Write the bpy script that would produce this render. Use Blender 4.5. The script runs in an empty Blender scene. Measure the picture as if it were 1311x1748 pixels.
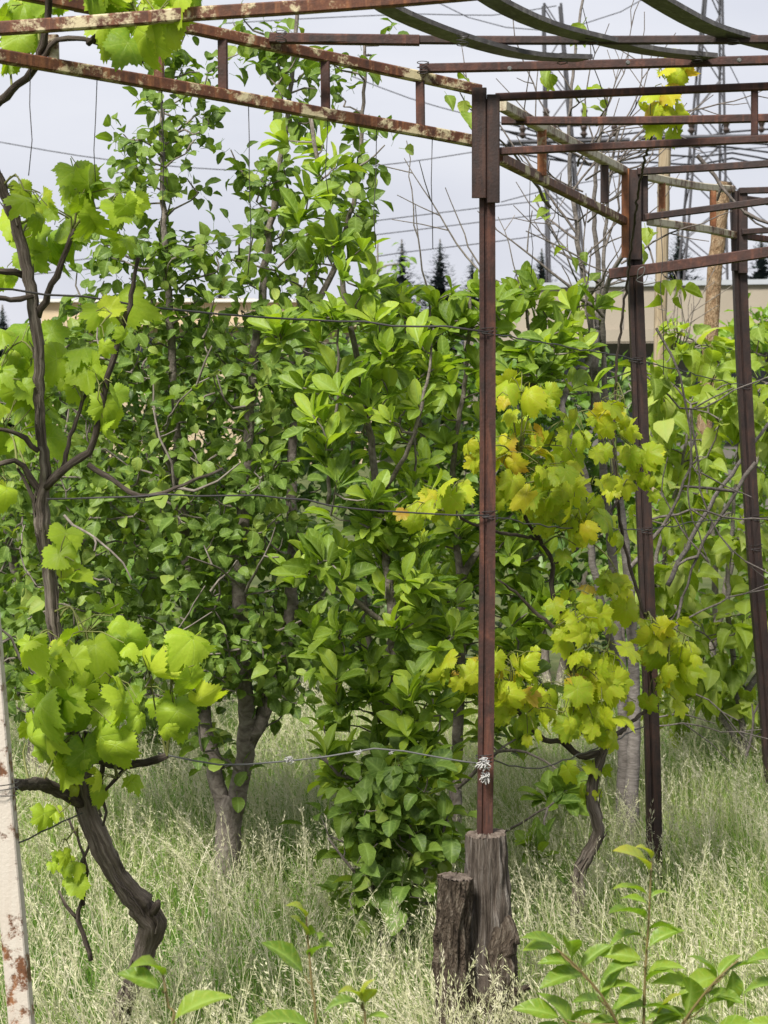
import bpy, math, random
import numpy as np
from mathutils import Vector, Matrix

# ------------------------------------------------------------------ camera, sky, sun, exposure
F, CX, HY, CZ = 3400.0, 655.5, 650.0, 1.75        # focal length (photo px), principal column, horizon row, eye height
sc = bpy.context.scene
COL = sc.collection
cam_d = bpy.data.cameras.new("camera")
cam_d.sensor_fit = 'VERTICAL'; cam_d.sensor_height = 36.0; cam_d.sensor_width = 27.0
cam_d.lens = F / 1748.0 * 36.0
cam_d.shift_y = -(874.0 - HY) / 1748.0
cam_d.clip_start = 0.1; cam_d.clip_end = 2000
cam_d.dof.use_dof = True; cam_d.dof.focus_distance = 5.4; cam_d.dof.aperture_fstop = 12
cam = bpy.data.objects.new("camera", cam_d); COL.objects.link(cam)
cam.location = (0, 0, CZ); cam.rotation_euler = (math.pi / 2, 0, 0)
sc.camera = cam

SUN_EL, SUN_AZ = math.radians(50), math.radians(207)     # azimuth clockwise from +Y: behind the camera, to the left
world = bpy.data.worlds.new("World"); sc.world = world; world.use_nodes = True
wn = world.node_tree.nodes; wl = world.node_tree.links; wn.clear()
w_out = wn.new('ShaderNodeOutputWorld'); w_bg = wn.new('ShaderNodeBackground')
w_sky = wn.new('ShaderNodeTexSky'); w_sky.sky_type = 'NISHITA'; w_sky.sun_disc = False
w_sky.sun_elevation = SUN_EL; w_sky.sun_rotation = SUN_AZ
w_sky.dust_density = 4.0; w_sky.air_density = 1.0; w_sky.ozone_density = 1.5
w_tc = wn.new('ShaderNodeTexCoord'); w_map = wn.new('ShaderNodeMapping'); w_map.inputs['Scale'].default_value = (1.3, 1.3, 4.0)
w_noise = wn.new('ShaderNodeTexNoise'); w_noise.inputs['Scale'].default_value = 2.2; w_noise.inputs['Detail'].default_value = 6
w_ramp = wn.new('ShaderNodeValToRGB')
w_ramp.color_ramp.elements[0].position = 0.3; w_ramp.color_ramp.elements[0].color = (9.3, 9.6, 10.9, 1)
w_ramp.color_ramp.elements[1].position = 0.72; w_ramp.color_ramp.elements[1].color = (12.6, 12.7, 13.4, 1)
w_mix = wn.new('ShaderNodeMix'); w_mix.data_type = 'RGBA'; w_mix.inputs[0].default_value = 0.86
wl.new(w_tc.outputs['Generated'], w_map.inputs['Vector']); wl.new(w_map.outputs[0], w_noise.inputs['Vector'])
wl.new(w_noise.outputs[0], w_ramp.inputs[0])
wl.new(w_sky.outputs[0], w_mix.inputs[6]); wl.new(w_ramp.outputs[0], w_mix.inputs[7])
wl.new(w_mix.outputs[2], w_bg.inputs[0]); w_bg.inputs[1].default_value = 0.051
wl.new(w_bg.outputs[0], w_out.inputs[0])

sun_d = bpy.data.lights.new("sun", 'SUN'); sun_d.energy = 5.0; sun_d.angle = math.radians(13); sun_d.color = (1.0, 0.96, 0.88)
sun = bpy.data.objects.new("sun", sun_d); COL.objects.link(sun)
_sd = Vector((math.sin(SUN_AZ) * math.cos(SUN_EL), math.cos(SUN_AZ) * math.cos(SUN_EL), math.sin(SUN_EL)))
sun.rotation_euler = _sd.to_track_quat('Z', 'Y').to_euler()
vs = sc.view_settings; vs.view_transform = 'Standard'; vs.look = 'None'; vs.gamma = 1.0; vs.exposure = 0.65
vs.use_curve_mapping = False
cy = sc.cycles; cy.max_bounces = 6; cy.diffuse_bounces = 4; cy.glossy_bounces = 1; cy.transmission_bounces = 3; cy.use_adaptive_sampling = True

# ------------------------------------------------------------------ helpers
R = np.random.RandomState(11)
def P(px, py, Y): return np.array([(px - CX) / F * Y, Y, CZ + (HY - py) / F * Y])
def nrm(v): v = np.asarray(v, float); return v / (np.linalg.norm(v, axis=-1, keepdims=True) + 1e-9)
def rdir(n=None):
    v = R.normal(size=(3,) if n is None else (n, 3)); return nrm(v)

BASES = {}
def thing(name, label, cat, base, group=None):
    o = bpy.data.objects.new(name, None); COL.objects.link(o)
    o.location = tuple(float(x) for x in base); o.empty_display_size = 0.1
    o['label'] = label; o['category'] = cat
    if group: o['group'] = group
    BASES[o.name] = Vector(o.location)
    return o
def tag(o, label=None, cat=None, kind=None, group=None):
    if label: o['label'] = label
    if cat: o['category'] = cat
    if kind: o['kind'] = kind
    if group: o['group'] = group
    return o
def put(name, me, parent=None):
    o = bpy.data.objects.new(name, me); COL.objects.link(o)
    if parent is not None:
        o.parent = parent
        b = BASES.get(parent.name)
        if b is not None: o.matrix_parent_inverse = Matrix.Translation(-b)
    return o

def mesh_np(name, V, Fc, mat, smooth=True, lc=None, extra=None):
    """V (n,3); Fc (m,k) int, all faces with k corners."""
    V = np.ascontiguousarray(V, dtype=np.float32); Fc = np.ascontiguousarray(Fc, dtype=np.int32)
    me = bpy.data.meshes.new(name); n, (m, k) = len(V), Fc.shape
    me.vertices.add(n); me.vertices.foreach_set('co', V.ravel())
    me.loops.add(m * k); me.loops.foreach_set('vertex_index', Fc.ravel())
    me.polygons.add(m); me.polygons.foreach_set('loop_start', np.arange(0, m * k, k, dtype=np.int32))
    me.polygons.foreach_set('use_smooth', np.full(m, bool(smooth)))
    if lc is not None:
        a = me.attributes.new('lc', 'FLOAT_VECTOR', 'POINT'); a.data.foreach_set('vector', np.ascontiguousarray(lc, dtype=np.float32).ravel())
    if extra is not None:
        a = me.attributes.new('lr', 'FLOAT', 'POINT'); a.data.foreach_set('value', np.ascontiguousarray(extra, dtype=np.float32).ravel())
    me.materials.append(mat); me.update(calc_edges=True)
    return me

class MB:
    """collects geometry of ONE part (mixed polygons)"""
    def __init__(s): s.v = []; s.f = []; s.c = []
    def add(s, V, Fs, C=None):
        o = len(s.v); s.c.extend([tuple(map(float, p)) for p in (V if C is None else C)]); s.v.extend([tuple(map(float, p)) for p in V]); s.f.extend([tuple(i + o for i in f) for f in Fs])
    def build(s, name, mat, parent=None, smooth=False):
        me = bpy.data.meshes.new(name); me.from_pydata(s.v, [], s.f); me.materials.append(mat)
        a = me.attributes.new('bc', 'FLOAT_VECTOR', 'POINT'); a.data.foreach_set('vector', np.array(s.c, dtype=np.float32).ravel())
        if smooth: me.polygons.foreach_set('use_smooth', [True] * len(me.polygons))
        me.update(); return put(name, me, parent)

def resample(pts, step):
    pts = np.asarray(pts, float)
    # Catmull-Rom through the points
    P0 = np.vstack([2 * pts[0] - pts[1], pts, 2 * pts[-1] - pts[-2]]); out = []
    for i in range(1, len(P0) - 2):
        a, b, c, d = P0[i - 1], P0[i], P0[i + 1], P0[i + 2]
        n = max(1, int(np.linalg.norm((c - b)[:3]) / step))
        for t in np.arange(n) / n:
            out.append(0.5 * ((2 * b) + (-a + c) * t + (2 * a - 5 * b + 4 * c - d) * t * t + (-a + 3 * b - 3 * c + d) * t ** 3))
    out.append(P0[-2]); return np.array(out)

def frames(path, up=None):
    path = np.asarray(path, float); T = np.gradient(path, axis=0) if len(path) > 2 else np.repeat([path[1] - path[0]], 2, 0)
    T = nrm(T); n = None; N = []
    ref = np.array([0, 0, 1.0]) if up is None else np.asarray(up, float)
    for t in T:
        if up is not None or n is None:
            r = ref if abs(np.dot(t, ref)) < 0.98 else np.array([0, -1.0, 0])
            n = nrm(r - t * np.dot(r, t))
        else: n = nrm(n - t * np.dot(n, t))
        N.append(n)
    N = np.array(N); B = np.cross(T, N); return T, N, B

def tube(mb, path, rad, sides=6, rfun=None, cap=True):
    path = np.asarray(path, float); m = len(path); rad = np.broadcast_to(np.asarray(rad, float), (m,))
    T, N, B = frames(path); th = np.arange(sides) * 2 * math.pi / sides
    V = []; CC = []; al = np.concatenate([[0], np.cumsum(np.linalg.norm(np.diff(path, axis=0), axis=1))]) + R.uniform(0, 20); rm = float(np.mean(rad))
    for i in range(m):
        CC.append(np.stack([np.cos(th) * rm + 7 * path[0, 0], np.sin(th) * rm, np.full(sides, al[i])], 1))
        rr = rad[i] * (np.ones(sides) if rfun is None else rfun(i / max(1, m - 1), th, i))
        V.append(path[i] + np.cos(th)[:, None] * rr[:, None] * N[i] + np.sin(th)[:, None] * rr[:, None] * B[i])
    Fs = []
    for i in range(m - 1):
        for j in range(sides):
            k = (j + 1) % sides; Fs.append((i * sides + j, i * sides + k, (i + 1) * sides + k, (i + 1) * sides + j))
    if cap: Fs.append(tuple(range(sides - 1, -1, -1))); Fs.append(tuple((m - 1) * sides + j for j in range(sides)))
    mb.add(np.vstack(V), Fs, np.vstack(CC))

def sweep(mb, path, prof, up=(0, 0, 1)):
    """closed 2-D profile (x along B, y along N) swept along a path, with caps"""
    path = np.asarray(path, float); T, N, B = frames(path, up); s = len(prof); pr = np.asarray(prof, float)
    V = np.vstack([path[i] + pr[:, :1] * B[i] + pr[:, 1:] * N[i] for i in range(len(path))]); Fs = []
    for i in range(len(path) - 1):
        for j in range(s):
            k = (j + 1) % s; Fs.append((i * s + j, i * s + k, (i + 1) * s + k, (i + 1) * s + j))
    Fs.append(tuple(range(s - 1, -1, -1))); Fs.append(tuple((len(path) - 1) * s + j for j in range(s)))
    mb.add(V, Fs)
def rect(w, h, c=0.003):
    w /= 2; h /= 2
    return [(-w + c, -h), (w - c, -h), (w, -h + c), (w, h - c), (w - c, h), (-w + c, h), (-w, h - c), (-w, -h + c)]
def box(mb, a, b):
    (x0, y0, z0), (x1, y1, z1) = a, b
    mb.add([(x0, y0, z0), (x1, y0, z0), (x1, y1, z0), (x0, y1, z0), (x0, y0, z1), (x1, y0, z1), (x1, y1, z1), (x0, y1, z1)],
           [(0, 3, 2, 1), (4, 5, 6, 7), (0, 1, 5, 4), (1, 2, 6, 5), (2, 3, 7, 6), (3, 0, 4, 7)])

# ------------------------------------------------------------------ materials
def new_mat(name):
    m = bpy.data.materials.new(name); m.use_nodes = True; nt = m.node_tree; nt.nodes.clear()
    out = nt.nodes.new('ShaderNodeOutputMaterial'); return m, nt, out
def N_(nt, t, **k):
    n = nt.nodes.new(t)
    for a, b in k.items(): setattr(n, a, b)
    return n
def ramp(nt, fac, stops):
    r = N_(nt, 'ShaderNodeValToRGB'); cr = r.color_ramp
    while len(cr.elements) < len(stops): cr.elements.new(0.5)
    for e, (p, c) in zip(cr.elements, stops): e.position = p; e.color = (*c, 1)
    nt.links.new(fac, r.inputs[0]); return r.outputs[0]
def noise(nt, vec, scale, detail=4, rough=0.55, dist=0.0):
    n = N_(nt, 'ShaderNodeTexNoise'); n.inputs['Scale'].default_value = scale; n.inputs['Detail'].default_value = detail
    n.inputs['Roughness'].default_value = rough; n.inputs['Distortion'].default_value = dist
    if vec is not None: nt.links.new(vec, n.inputs['Vector'])
    return n.outputs[0]
def mapping(nt, scale, src='Object'):
    tc = N_(nt, 'ShaderNodeTexCoord'); mp = N_(nt, 'ShaderNodeMapping'); mp.inputs['Scale'].default_value = scale
    nt.links.new(tc.outputs[src], mp.inputs['Vector']); return mp.outputs[0]
def mathn(nt, op, a, b=None):
    n = N_(nt, 'ShaderNodeMath', operation=op)
    for i, x in enumerate((a, b)):
        if x is None: continue
        if isinstance(x, (int, float)): n.inputs[i].default_value = x
        else: nt.links.new(x, n.inputs[i])
    return n.outputs[0]
def mixc(nt, fac, a, b):
    n = N_(nt, 'ShaderNodeMix', data_type='RGBA')
    for i, x in ((0, fac), (6, a), (7, b)):
        if isinstance(x, (int, float)): n.inputs[i].default_value = x
        elif isinstance(x, tuple): n.inputs[i].default_value = (*x, 1)
        else: nt.links.new(x, n.inputs[i])
    return n.outputs[2]
def bump(nt, h, strength, dist):
    b = N_(nt, 'ShaderNodeBump'); b.inputs['Strength'].default_value = strength; b.inputs['Distance'].default_value = dist
    nt.links.new(h, b.inputs['Height']); return b.outputs[0]
def princ(nt, out, color, rough=0.7, normal=None, spec=0.4, metal=0.0):
    p = N_(nt, 'ShaderNodeBsdfPrincipled')
    if isinstance(color, tuple): p.inputs['Base Color'].default_value = (*color, 1)
    else: nt.links.new(color, p.inputs['Base Color'])
    if isinstance(rough, (int, float)): p.inputs['Roughness'].default_value = rough
    else: nt.links.new(rough, p.inputs['Roughness'])
    p.inputs['Specular IOR Level'].default_value = spec; p.inputs['Metallic'].default_value = metal
    if normal is not None: nt.links.new(normal, p.inputs['Normal'])
    if out is not None: nt.links.new(p.outputs[0], out.inputs[0])
    return p

def leaf_mat(name, stops, vein_col, trans_mul, trans=0.4, rough=0.42, back=(1.25, 1.2, 1.3), veinpow=5.0, lateral=16.0, spec=0.45, blotch=None, relief=True):
    m, nt, out = new_mat(name); L = nt.links
    ar = N_(nt, 'ShaderNodeAttribute', attribute_name='lr'); ac = N_(nt, 'ShaderNodeAttribute', attribute_name='lc')
    geo = N_(nt, 'ShaderNodeNewGeometry')
    nz = noise(nt, geo.outputs['Position'], 9.0, 2)
    f = mathn(nt, 'ADD', ar.outputs['Fac'], mathn(nt, 'MULTIPLY', mathn(nt, 'SUBTRACT', nz, 0.5), 0.3))
    col = ramp(nt, f, stops)
    sep = N_(nt, 'ShaderNodeSeparateXYZ'); L.new(ac.outputs['Vector'], sep.inputs[0])
    vein = mathn(nt, 'POWER', sep.outputs[2], veinpow)
    if lateral:
        au = mathn(nt, 'ABSOLUTE', sep.outputs[0])
        ph = mathn(nt, 'SUBTRACT', sep.outputs[1], mathn(nt, 'MULTIPLY', au, 0.22))
        lat = mathn(nt, 'POWER', mathn(nt, 'ABSOLUTE', mathn(nt, 'SINE', mathn(nt, 'MULTIPLY', ph, lateral))), 14.0)
        vein = mathn(nt, 'MAXIMUM', vein, mathn(nt, 'MULTIPLY', lat, 0.35))
    fine = noise(nt, geo.outputs['Position'], 140.0, 1)
    col = mixc(nt, mathn(nt, 'MULTIPLY', mathn(nt, 'SUBTRACT', fine, 0.35), 0.5), col, (stops[-1][1]))
    if blotch:
        bl = ramp(nt, noise(nt, geo.outputs['Position'], 13.0, 3), [(0.56, (0, 0, 0)), (0.68, (1, 1, 1))])
        col = mixc(nt, mathn(nt, 'MULTIPLY', bl, 0.28), col, blotch)
    col = mixc(nt, mathn(nt, 'MULTIPLY', vein, 0.7), col, vein_col)
    bk = N_(nt, 'ShaderNodeMix', data_type='RGBA', blend_type='MULTIPLY'); bk.inputs[0].default_value = 1
    L.new(col, bk.inputs[6]); bk.inputs[7].default_value = (*back, 1)
    col2 = mixc(nt, geo.outputs['Backfacing'], col, bk.outputs[2])
    nb = bump(nt, mathn(nt, 'ADD', mathn(nt, 'MULTIPLY', vein, -1.0), mathn(nt, 'MULTIPLY', fine, 0.5)), 0.45, 0.003)
    if not relief: nb = None
    rg = mathn(nt, 'ADD', rough, mathn(nt, 'MULTIPLY', geo.outputs['Backfacing'], 0.25))
    p = princ(nt, None, col2, rg, nb, spec)
    tr = N_(nt, 'ShaderNodeBsdfTranslucent')
    tm = N_(nt, 'ShaderNodeMix', data_type='RGBA', blend_type='MULTIPLY'); tm.inputs[0].default_value = 1
    L.new(col, tm.inputs[6]); tm.inputs[7].default_value = (*trans_mul, 1); L.new(tm.outputs[2], tr.inputs[0])
    if nb is not None: L.new(nb, tr.inputs['Normal'])
    mx = N_(nt, 'ShaderNodeMixShader'); mx.inputs[0].default_value = trans
    L.new(p.outputs[0], mx.inputs[1]); L.new(tr.outputs[0], mx.inputs[2]); L.new(mx.outputs[0], out.inputs[0])
    return m

def amap(nt, scale):
    at = N_(nt, 'ShaderNodeAttribute', attribute_name='bc'); mp = N_(nt, 'ShaderNodeMapping'); mp.inputs['Scale'].default_value = scale
    nt.links.new(at.outputs['Vector'], mp.inputs['Vector']); return mp.outputs[0]
def bark_mat(name, c1, c2, c3, vscale=6.0, fscale=60.0, bstr=0.8, bdist=0.01, lichen=None):
    m, nt, out = new_mat(name); v = amap(nt, (1, 1, 1.0 / vscale))
    n1 = noise(nt, v, fscale, 6, 0.65, 0.6); n2 = noise(nt, mapping(nt, (1, 1, 1)), 9.0, 4); n3 = noise(nt, v, fscale * 3.5, 4)
    col = ramp(nt, n1, [(0.3, c1), (0.52, c2), (0.72, c3)])
    col = mixc(nt, mathn(nt, 'MULTIPLY', n2, 0.45), col, c1)
    if lichen: col = mixc(nt, ramp(nt, noise(nt, mapping(nt, (1, 1, 1)), 28.0, 5), [(0.56, (0, 0, 0)), (0.66, (1, 1, 1))]), col, lichen)
    h = mathn(nt, 'ADD', n1, mathn(nt, 'MULTIPLY', n3, 0.4))
    princ(nt, out, col, 0.88, bump(nt, h, bstr, bdist), 0.15); return m

def rust_mat(name, base, dark, streak, paint=None, pamt=(0.5, 0.6), rough=0.62):
    m, nt, out = new_mat(name); L = nt.links
    v = mapping(nt, (1, 1, 1)); a = noise(nt, v, 22.0, 6, 0.7); b = noise(nt, v, 130.0, 4, 0.6); c = noise(nt, v, 5.0, 3)
    vs_ = mapping(nt, (1, 1, 0.12)); s = noise(nt, vs_, 55.0, 4, 0.6)
    col = ramp(nt, a, [(0.3, dark), (0.55, base), (0.75, streak)])
    col = mixc(nt, mathn(nt, 'MULTIPLY', b, 0.5), col, dark)
    col = mixc(nt, ramp(nt, s, [(0.52, (0, 0, 0)), (0.7, (0.6, 0.6, 0.6))]), col, streak)
    hgt = mathn(nt, 'MULTIPLY', b, 1.0)
    if paint:
        k = mathn(nt, 'ADD', mathn(nt, 'MULTIPLY', a, 0.6), mathn(nt, 'MULTIPLY', c, 0.4))
        pm = ramp(nt, k, [(pamt[0], (0, 0, 0)), (pamt[1], (1, 1, 1))])
        pc = mixc(nt, mathn(nt, 'MULTIPLY', s, 0.35), paint, base)
        col = mixc(nt, pm, col, pc); hgt = mathn(nt, 'ADD', hgt, pm)
    princ(nt, out, col, rough, bump(nt, hgt, 0.5, 0.002), 0.4); return m

M = {}
M['rust'] = rust_mat('rusted_red_brown_steel', (0.058, 0.021, 0.015), (0.020, 0.010, 0.008), (0.14, 0.050, 0.028))
M['rust_dark'] = rust_mat('dark_rusted_steel', (0.034, 0.018, 0.015), (0.014, 0.009, 0.009), (0.07, 0.03, 0.02))
M['rust_lichen'] = rust_mat('peeling_rusted_steel', (0.13, 0.045, 0.020), (0.036, 0.016, 0.011), (0.28, 0.115, 0.045), (0.52, 0.46, 0.29), (0.515, 0.57))
M['rust_pale'] = rust_mat('pale_peeling_steel', (0.16, 0.07, 0.03), (0.05, 0.024, 0.014), (0.28, 0.13, 0.05), (0.46, 0.43, 0.32), (0.44, 0.54))
M['rust_orange'] = rust_mat('orange_rusted_steel', (0.24, 0.085, 0.03), (0.06, 0.026, 0.014), (0.36, 0.15, 0.05), (0.36, 0.32, 0.2), (0.58, 0.64))
M['white_paint'] = rust_mat('white_flaking_paint', (0.22, 0.085, 0.03), (0.06, 0.03, 0.02), (0.34, 0.15, 0.06), (0.50, 0.47, 0.42), (0.43, 0.475), 0.5)
M['band'] = rust_mat('grey_black_steel_band', (0.085, 0.078, 0.078), (0.04, 0.037, 0.038), (0.19, 0.18, 0.175), None, rough=0.42)
M['vine_bark'] = bark_mat('shredded_vine_bark', (0.045, 0.035, 0.028), (0.17, 0.14, 0.115), (0.40, 0.355, 0.30), 16.0, 95.0, 1.0, 0.014)
M['cane'] = bark_mat('dark_cane_bark', (0.022, 0.017, 0.014), (0.075, 0.06, 0.048), (0.17, 0.145, 0.12), 8.0, 140.0, 0.7, 0.006)
M['pear_bark'] = bark_mat('grey_brown_pear_bark', (0.075, 0.062, 0.052), (0.20, 0.172, 0.148), (0.32, 0.285, 0.25), 1.2, 55.0, 0.8, 0.008)
M['twig'] = bark_mat('grey_twig_bark', (0.085, 0.07, 0.06), (0.20, 0.175, 0.15), (0.32, 0.29, 0.255), 3.0, 120.0, 0.5, 0.003)
M['pale_bark'] = bark_mat('pale_grey_smooth_bark', (0.085, 0.074, 0.066), (0.18, 0.16, 0.148), (0.29, 0.265, 0.25), 0.35, 45.0, 0.5, 0.004)
M['pale_twig'] = bark_mat('pale_grey_twig_bark', (0.06, 0.05, 0.044), (0.15, 0.13, 0.118), (0.26, 0.235, 0.215), 1.0, 90.0, 0.4, 0.003)
M['stump_grey'] = bark_mat('weathered_grey_wood', (0.025, 0.018, 0.014), (0.15, 0.122, 0.10), (0.33, 0.30, 0.27), 12.0, 70.0, 1.0, 0.03)
M['stump_brown'] = bark_mat('crumbling_brown_bark', (0.022, 0.016, 0.012), (0.125, 0.095, 0.070), (0.36, 0.31, 0.245), 3.0, 85.0, 1.0, 0.045)
M['cut_wood'] = bark_mat('sawn_wood_end', (0.05, 0.038, 0.030), (0.125, 0.10, 0.082), (0.22, 0.19, 0.16), 1.0, 60.0, 0.5, 0.004)
M['pole_smooth'] = bark_mat('peeled_pole_wood', (0.16, 0.12, 0.075), (0.33, 0.265, 0.18), (0.43, 0.36, 0.26), 14.0, 50.0, 0.5, 0.006)
M['pole_bark'] = bark_mat('flaky_pole_bark', (0.15, 0.085, 0.045), (0.36, 0.25, 0.15), (0.60, 0.48, 0.34), 2.2, 60.0, 1.0, 0.03)
def plain(name, c, rough=0.6, spec=0.3, metal=0.0, nscale=40.0, amt=0.3):
    m, nt, out = new_mat(name); n = noise(nt, mapping(nt, (1, 1, 1)), nscale, 4)
    col = mixc(nt, mathn(nt, 'MULTIPLY', n, amt * 2), c, tuple(x * 0.45 for x in c)); princ(nt, out, col, rough, bump(nt, n, 0.2, 0.002), spec, metal); return m
M['wire'] = plain('dark_wire', (0.05, 0.045, 0.045), 0.5, 0.4)
M['wire_grey'] = plain('galvanised_wire', (0.12, 0.12, 0.115), 0.5, 0.5)
M['cable'] = plain('black_cable', (0.03, 0.03, 0.034), 0.7)
M['string'] = plain('white_string', (0.42, 0.41, 0.40), 0.9, 0.1)
M['pylon'] = plain('hazed_steel_lattice', (0.075, 0.075, 0.085), 0.7)  # steel colour lightened to paint in distance haze
M['insul'] = plain('brown_porcelain', (0.05, 0.035, 0.03), 0.3)
M['spruce'] = plain('hazed_spruce_needles', (0.075, 0.095, 0.095), 0.9, 0.1)  # aerial haze put into the needle colour, paler and bluer
M['glass'] = plain('dark_window_glass', (0.02, 0.025, 0.03), 0.15, 0.6)
M['dark_in'] = plain('recess_shade_and_joint', (0.14, 0.13, 0.12), 0.8)  # shade of the recess below the ledge painted as colour; also the wall joints
M['coping'] = plain('pale_sheet_metal', (0.34, 0.36, 0.39), 0.5, 0.4, 0, 6.0, 0.2)
M['white_wall'] = plain('white_render', (0.62, 0.61, 0.58), 0.8, 0.2, 0, 3.0, 0.15)
M['terracotta'] = plain('terracotta', (0.45, 0.16, 0.08), 0.8)
M['fruit'] = plain('small_green_fruit', (0.24, 0.36, 0.07), 0.4, 0.4)
def wall_mat(name, c1, c2):
    m, nt, out = new_mat(name); a = noise(nt, mapping(nt, (1, 1, 1)), 1.6, 6, 0.65); st = noise(nt, mapping(nt, (1, 1, 0.08)), 3.0, 5, 0.6); g = noise(nt, mapping(nt, (1, 1, 1)), 60.0, 3)
    col = mixc(nt, a, c1, c2); col = mixc(nt, mathn(nt, 'MULTIPLY', st, 0.4), col, tuple(x * 0.6 for x in c1))
    princ(nt, out, col, 0.9, bump(nt, g, 0.3, 0.01), 0.15); return m
M['wall_tan'] = wall_mat('stained_tan_render', (0.26, 0.225, 0.18), (0.34, 0.30, 0.245))
M['wall_sand'] = wall_mat('sand_coloured_render', (0.42, 0.335, 0.225), (0.50, 0.41, 0.29))

M['pear'] = leaf_mat('pear_leaf', [(0.0, (0.040, 0.086, 0.015)), (0.45, (0.080, 0.142, 0.021)), (0.8, (0.145, 0.218, 0.032)), (1.0, (0.25, 0.315, 0.065))],
                     (0.22, 0.32, 0.08), (1.6, 1.7, 0.5), 0.34, 0.46, (1.4, 1.3, 1.5), spec=0.22)
M['whorl'] = leaf_mat('oblong_fruit_leaf', [(0.0, (0.038, 0.088, 0.012)), (0.4, (0.105, 0.178, 0.019)), (0.75, (0.215, 0.305, 0.030)), (1.0, (0.34, 0.43, 0.055))],
                      (0.28, 0.40, 0.10), (1.6, 1.7, 0.5), 0.38, 0.46, (1.3, 1.25, 1.4), spec=0.22)
M['broad'] = leaf_mat('broad_drooping_leaf', [(0.0, (0.082, 0.145, 0.014)), (0.4, (0.160, 0.240, 0.022)), (0.75, (0.255, 0.335, 0.035)), (1.0, (0.40, 0.45, 0.13))],
                      (0.34, 0.44, 0.12), (1.6, 1.65, 0.45), 0.44, 0.48, (1.2, 1.15, 1.3), spec=0.22)
M['grape'] = leaf_mat('young_grape_leaf', [(0.0, (0.150, 0.255, 0.022)), (0.4, (0.235, 0.350, 0.028)), (0.75, (0.330, 0.435, 0.034)), (1.0, (0.43, 0.49, 0.05))],
                      (0.42, 0.52, 0.16), (1.35, 1.45, 0.45), 0.45, 0.45, (1.1, 1.1, 1.2), 9.0, 0, spec=0.22)
M['grape_y'] = leaf_mat('yellowing_grape_leaf', [(0.0, (0.17, 0.275, 0.022)), (0.4, (0.265, 0.375, 0.024)), (0.8, (0.39, 0.47, 0.028)), (0.95, (0.50, 0.49, 0.03)), (1.0, (0.46, 0.28, 0.05))],
                        (0.46, 0.50, 0.14), (1.35, 1.4, 0.45), 0.45, 0.45, (1.1, 1.1, 1.2), 9.0, 0, spec=0.22, blotch=(0.44, 0.34, 0.03))
M['bg_leaf'] = leaf_mat('hedge_leaf', [(0.0, (0.036, 0.085, 0.010)), (0.5, (0.074, 0.145, 0.014)), (1.0, (0.15, 0.235, 0.026))],
                        (0.16, 0.26, 0.08), (1.5, 1.7, 0.6), 0.32, 0.45, (1.4, 1.3, 1.6), relief=False)
M['bg_light'] = leaf_mat('light_shrub_leaf', [(0.0, (0.085, 0.165, 0.014)), (0.5, (0.155, 0.26, 0.022)), (1.0, (0.26, 0.37, 0.05))],
                         (0.28, 0.40, 0.12), (1.5, 1.7, 0.55), 0.38, 0.45, (1.3, 1.2, 1.5), relief=False)
M['sapling'] = leaf_mat('sapling_leaf', [(0.0, (0.08, 0.155, 0.016)), (0.5, (0.135, 0.23, 0.020)), (0.85, (0.21, 0.30, 0.028)), (1.0, (0.40, 0.34, 0.04))],
                        (0.30, 0.42, 0.10), (1.4, 1.6, 0.5), 0.42, 0.42, (1.2, 1.15, 1.4))

# ------------------------------------------------------------------ leaf shapes: (verts, tris, lc)
def pinnate(wf, rows=6, width=0.5, fold=0.25, curl=0.35, pet=0.25, wave=0.05, twist=0.0, seed=0):
    """leaf along +Y, upper side +Z, total length 1 incl. petiole (share pet)"""
    r = np.random.RandomState(seed); V = []; C = []; T = []
    v = 0.5 - 0.5 * np.cos(np.pi * np.linspace(0, 1, rows)); L = 1 - pet
    ph = r.uniform(0, 6.28)
    for i, t in enumerate(v):
        w = max(wf(t), 0.012) * width / 2 * L
        ang = curl * t; y = pet + L * (math.sin(ang) / max(curl, 1e-3) if curl else t); z = -L * (1 - math.cos(ang)) / max(curl, 1e-3)
        for u in (-1, 0, 1):
            zz = z + abs(u) * fold * w + (wave * math.sin(t * 9 + ph + u) * w * 2 if u else 0)
            a = twist * t; x = u * w * math.cos(a); zz += u * w * math.sin(a)
            V.append((x, y, zz)); C.append((u, t, 1.0 - abs(u)))
    for i in range(rows - 1):
        a = i * 3
        T += [(a, a + 1, a + 4), (a, a + 4, a + 3), (a + 1, a + 2, a + 5), (a + 1, a + 5, a + 4)]
    b = len(V); w = 0.011
    for y, z in ((0, 0), (pet * 1.02, 0)):
        for (x, zz) in ((-w, 0), (w, 0), (0, -w * 1.4)): V.append((x, y, z + zz)); C.append((0, 0, 0.8))
    for j in range(3):
        k = (j + 1) % 3; T += [(b + j, b + k, b + 3 + k), (b + j, b + 3 + k, b + 3 + j)]
    return np.array(V), np.array(T), np.array(C)

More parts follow.
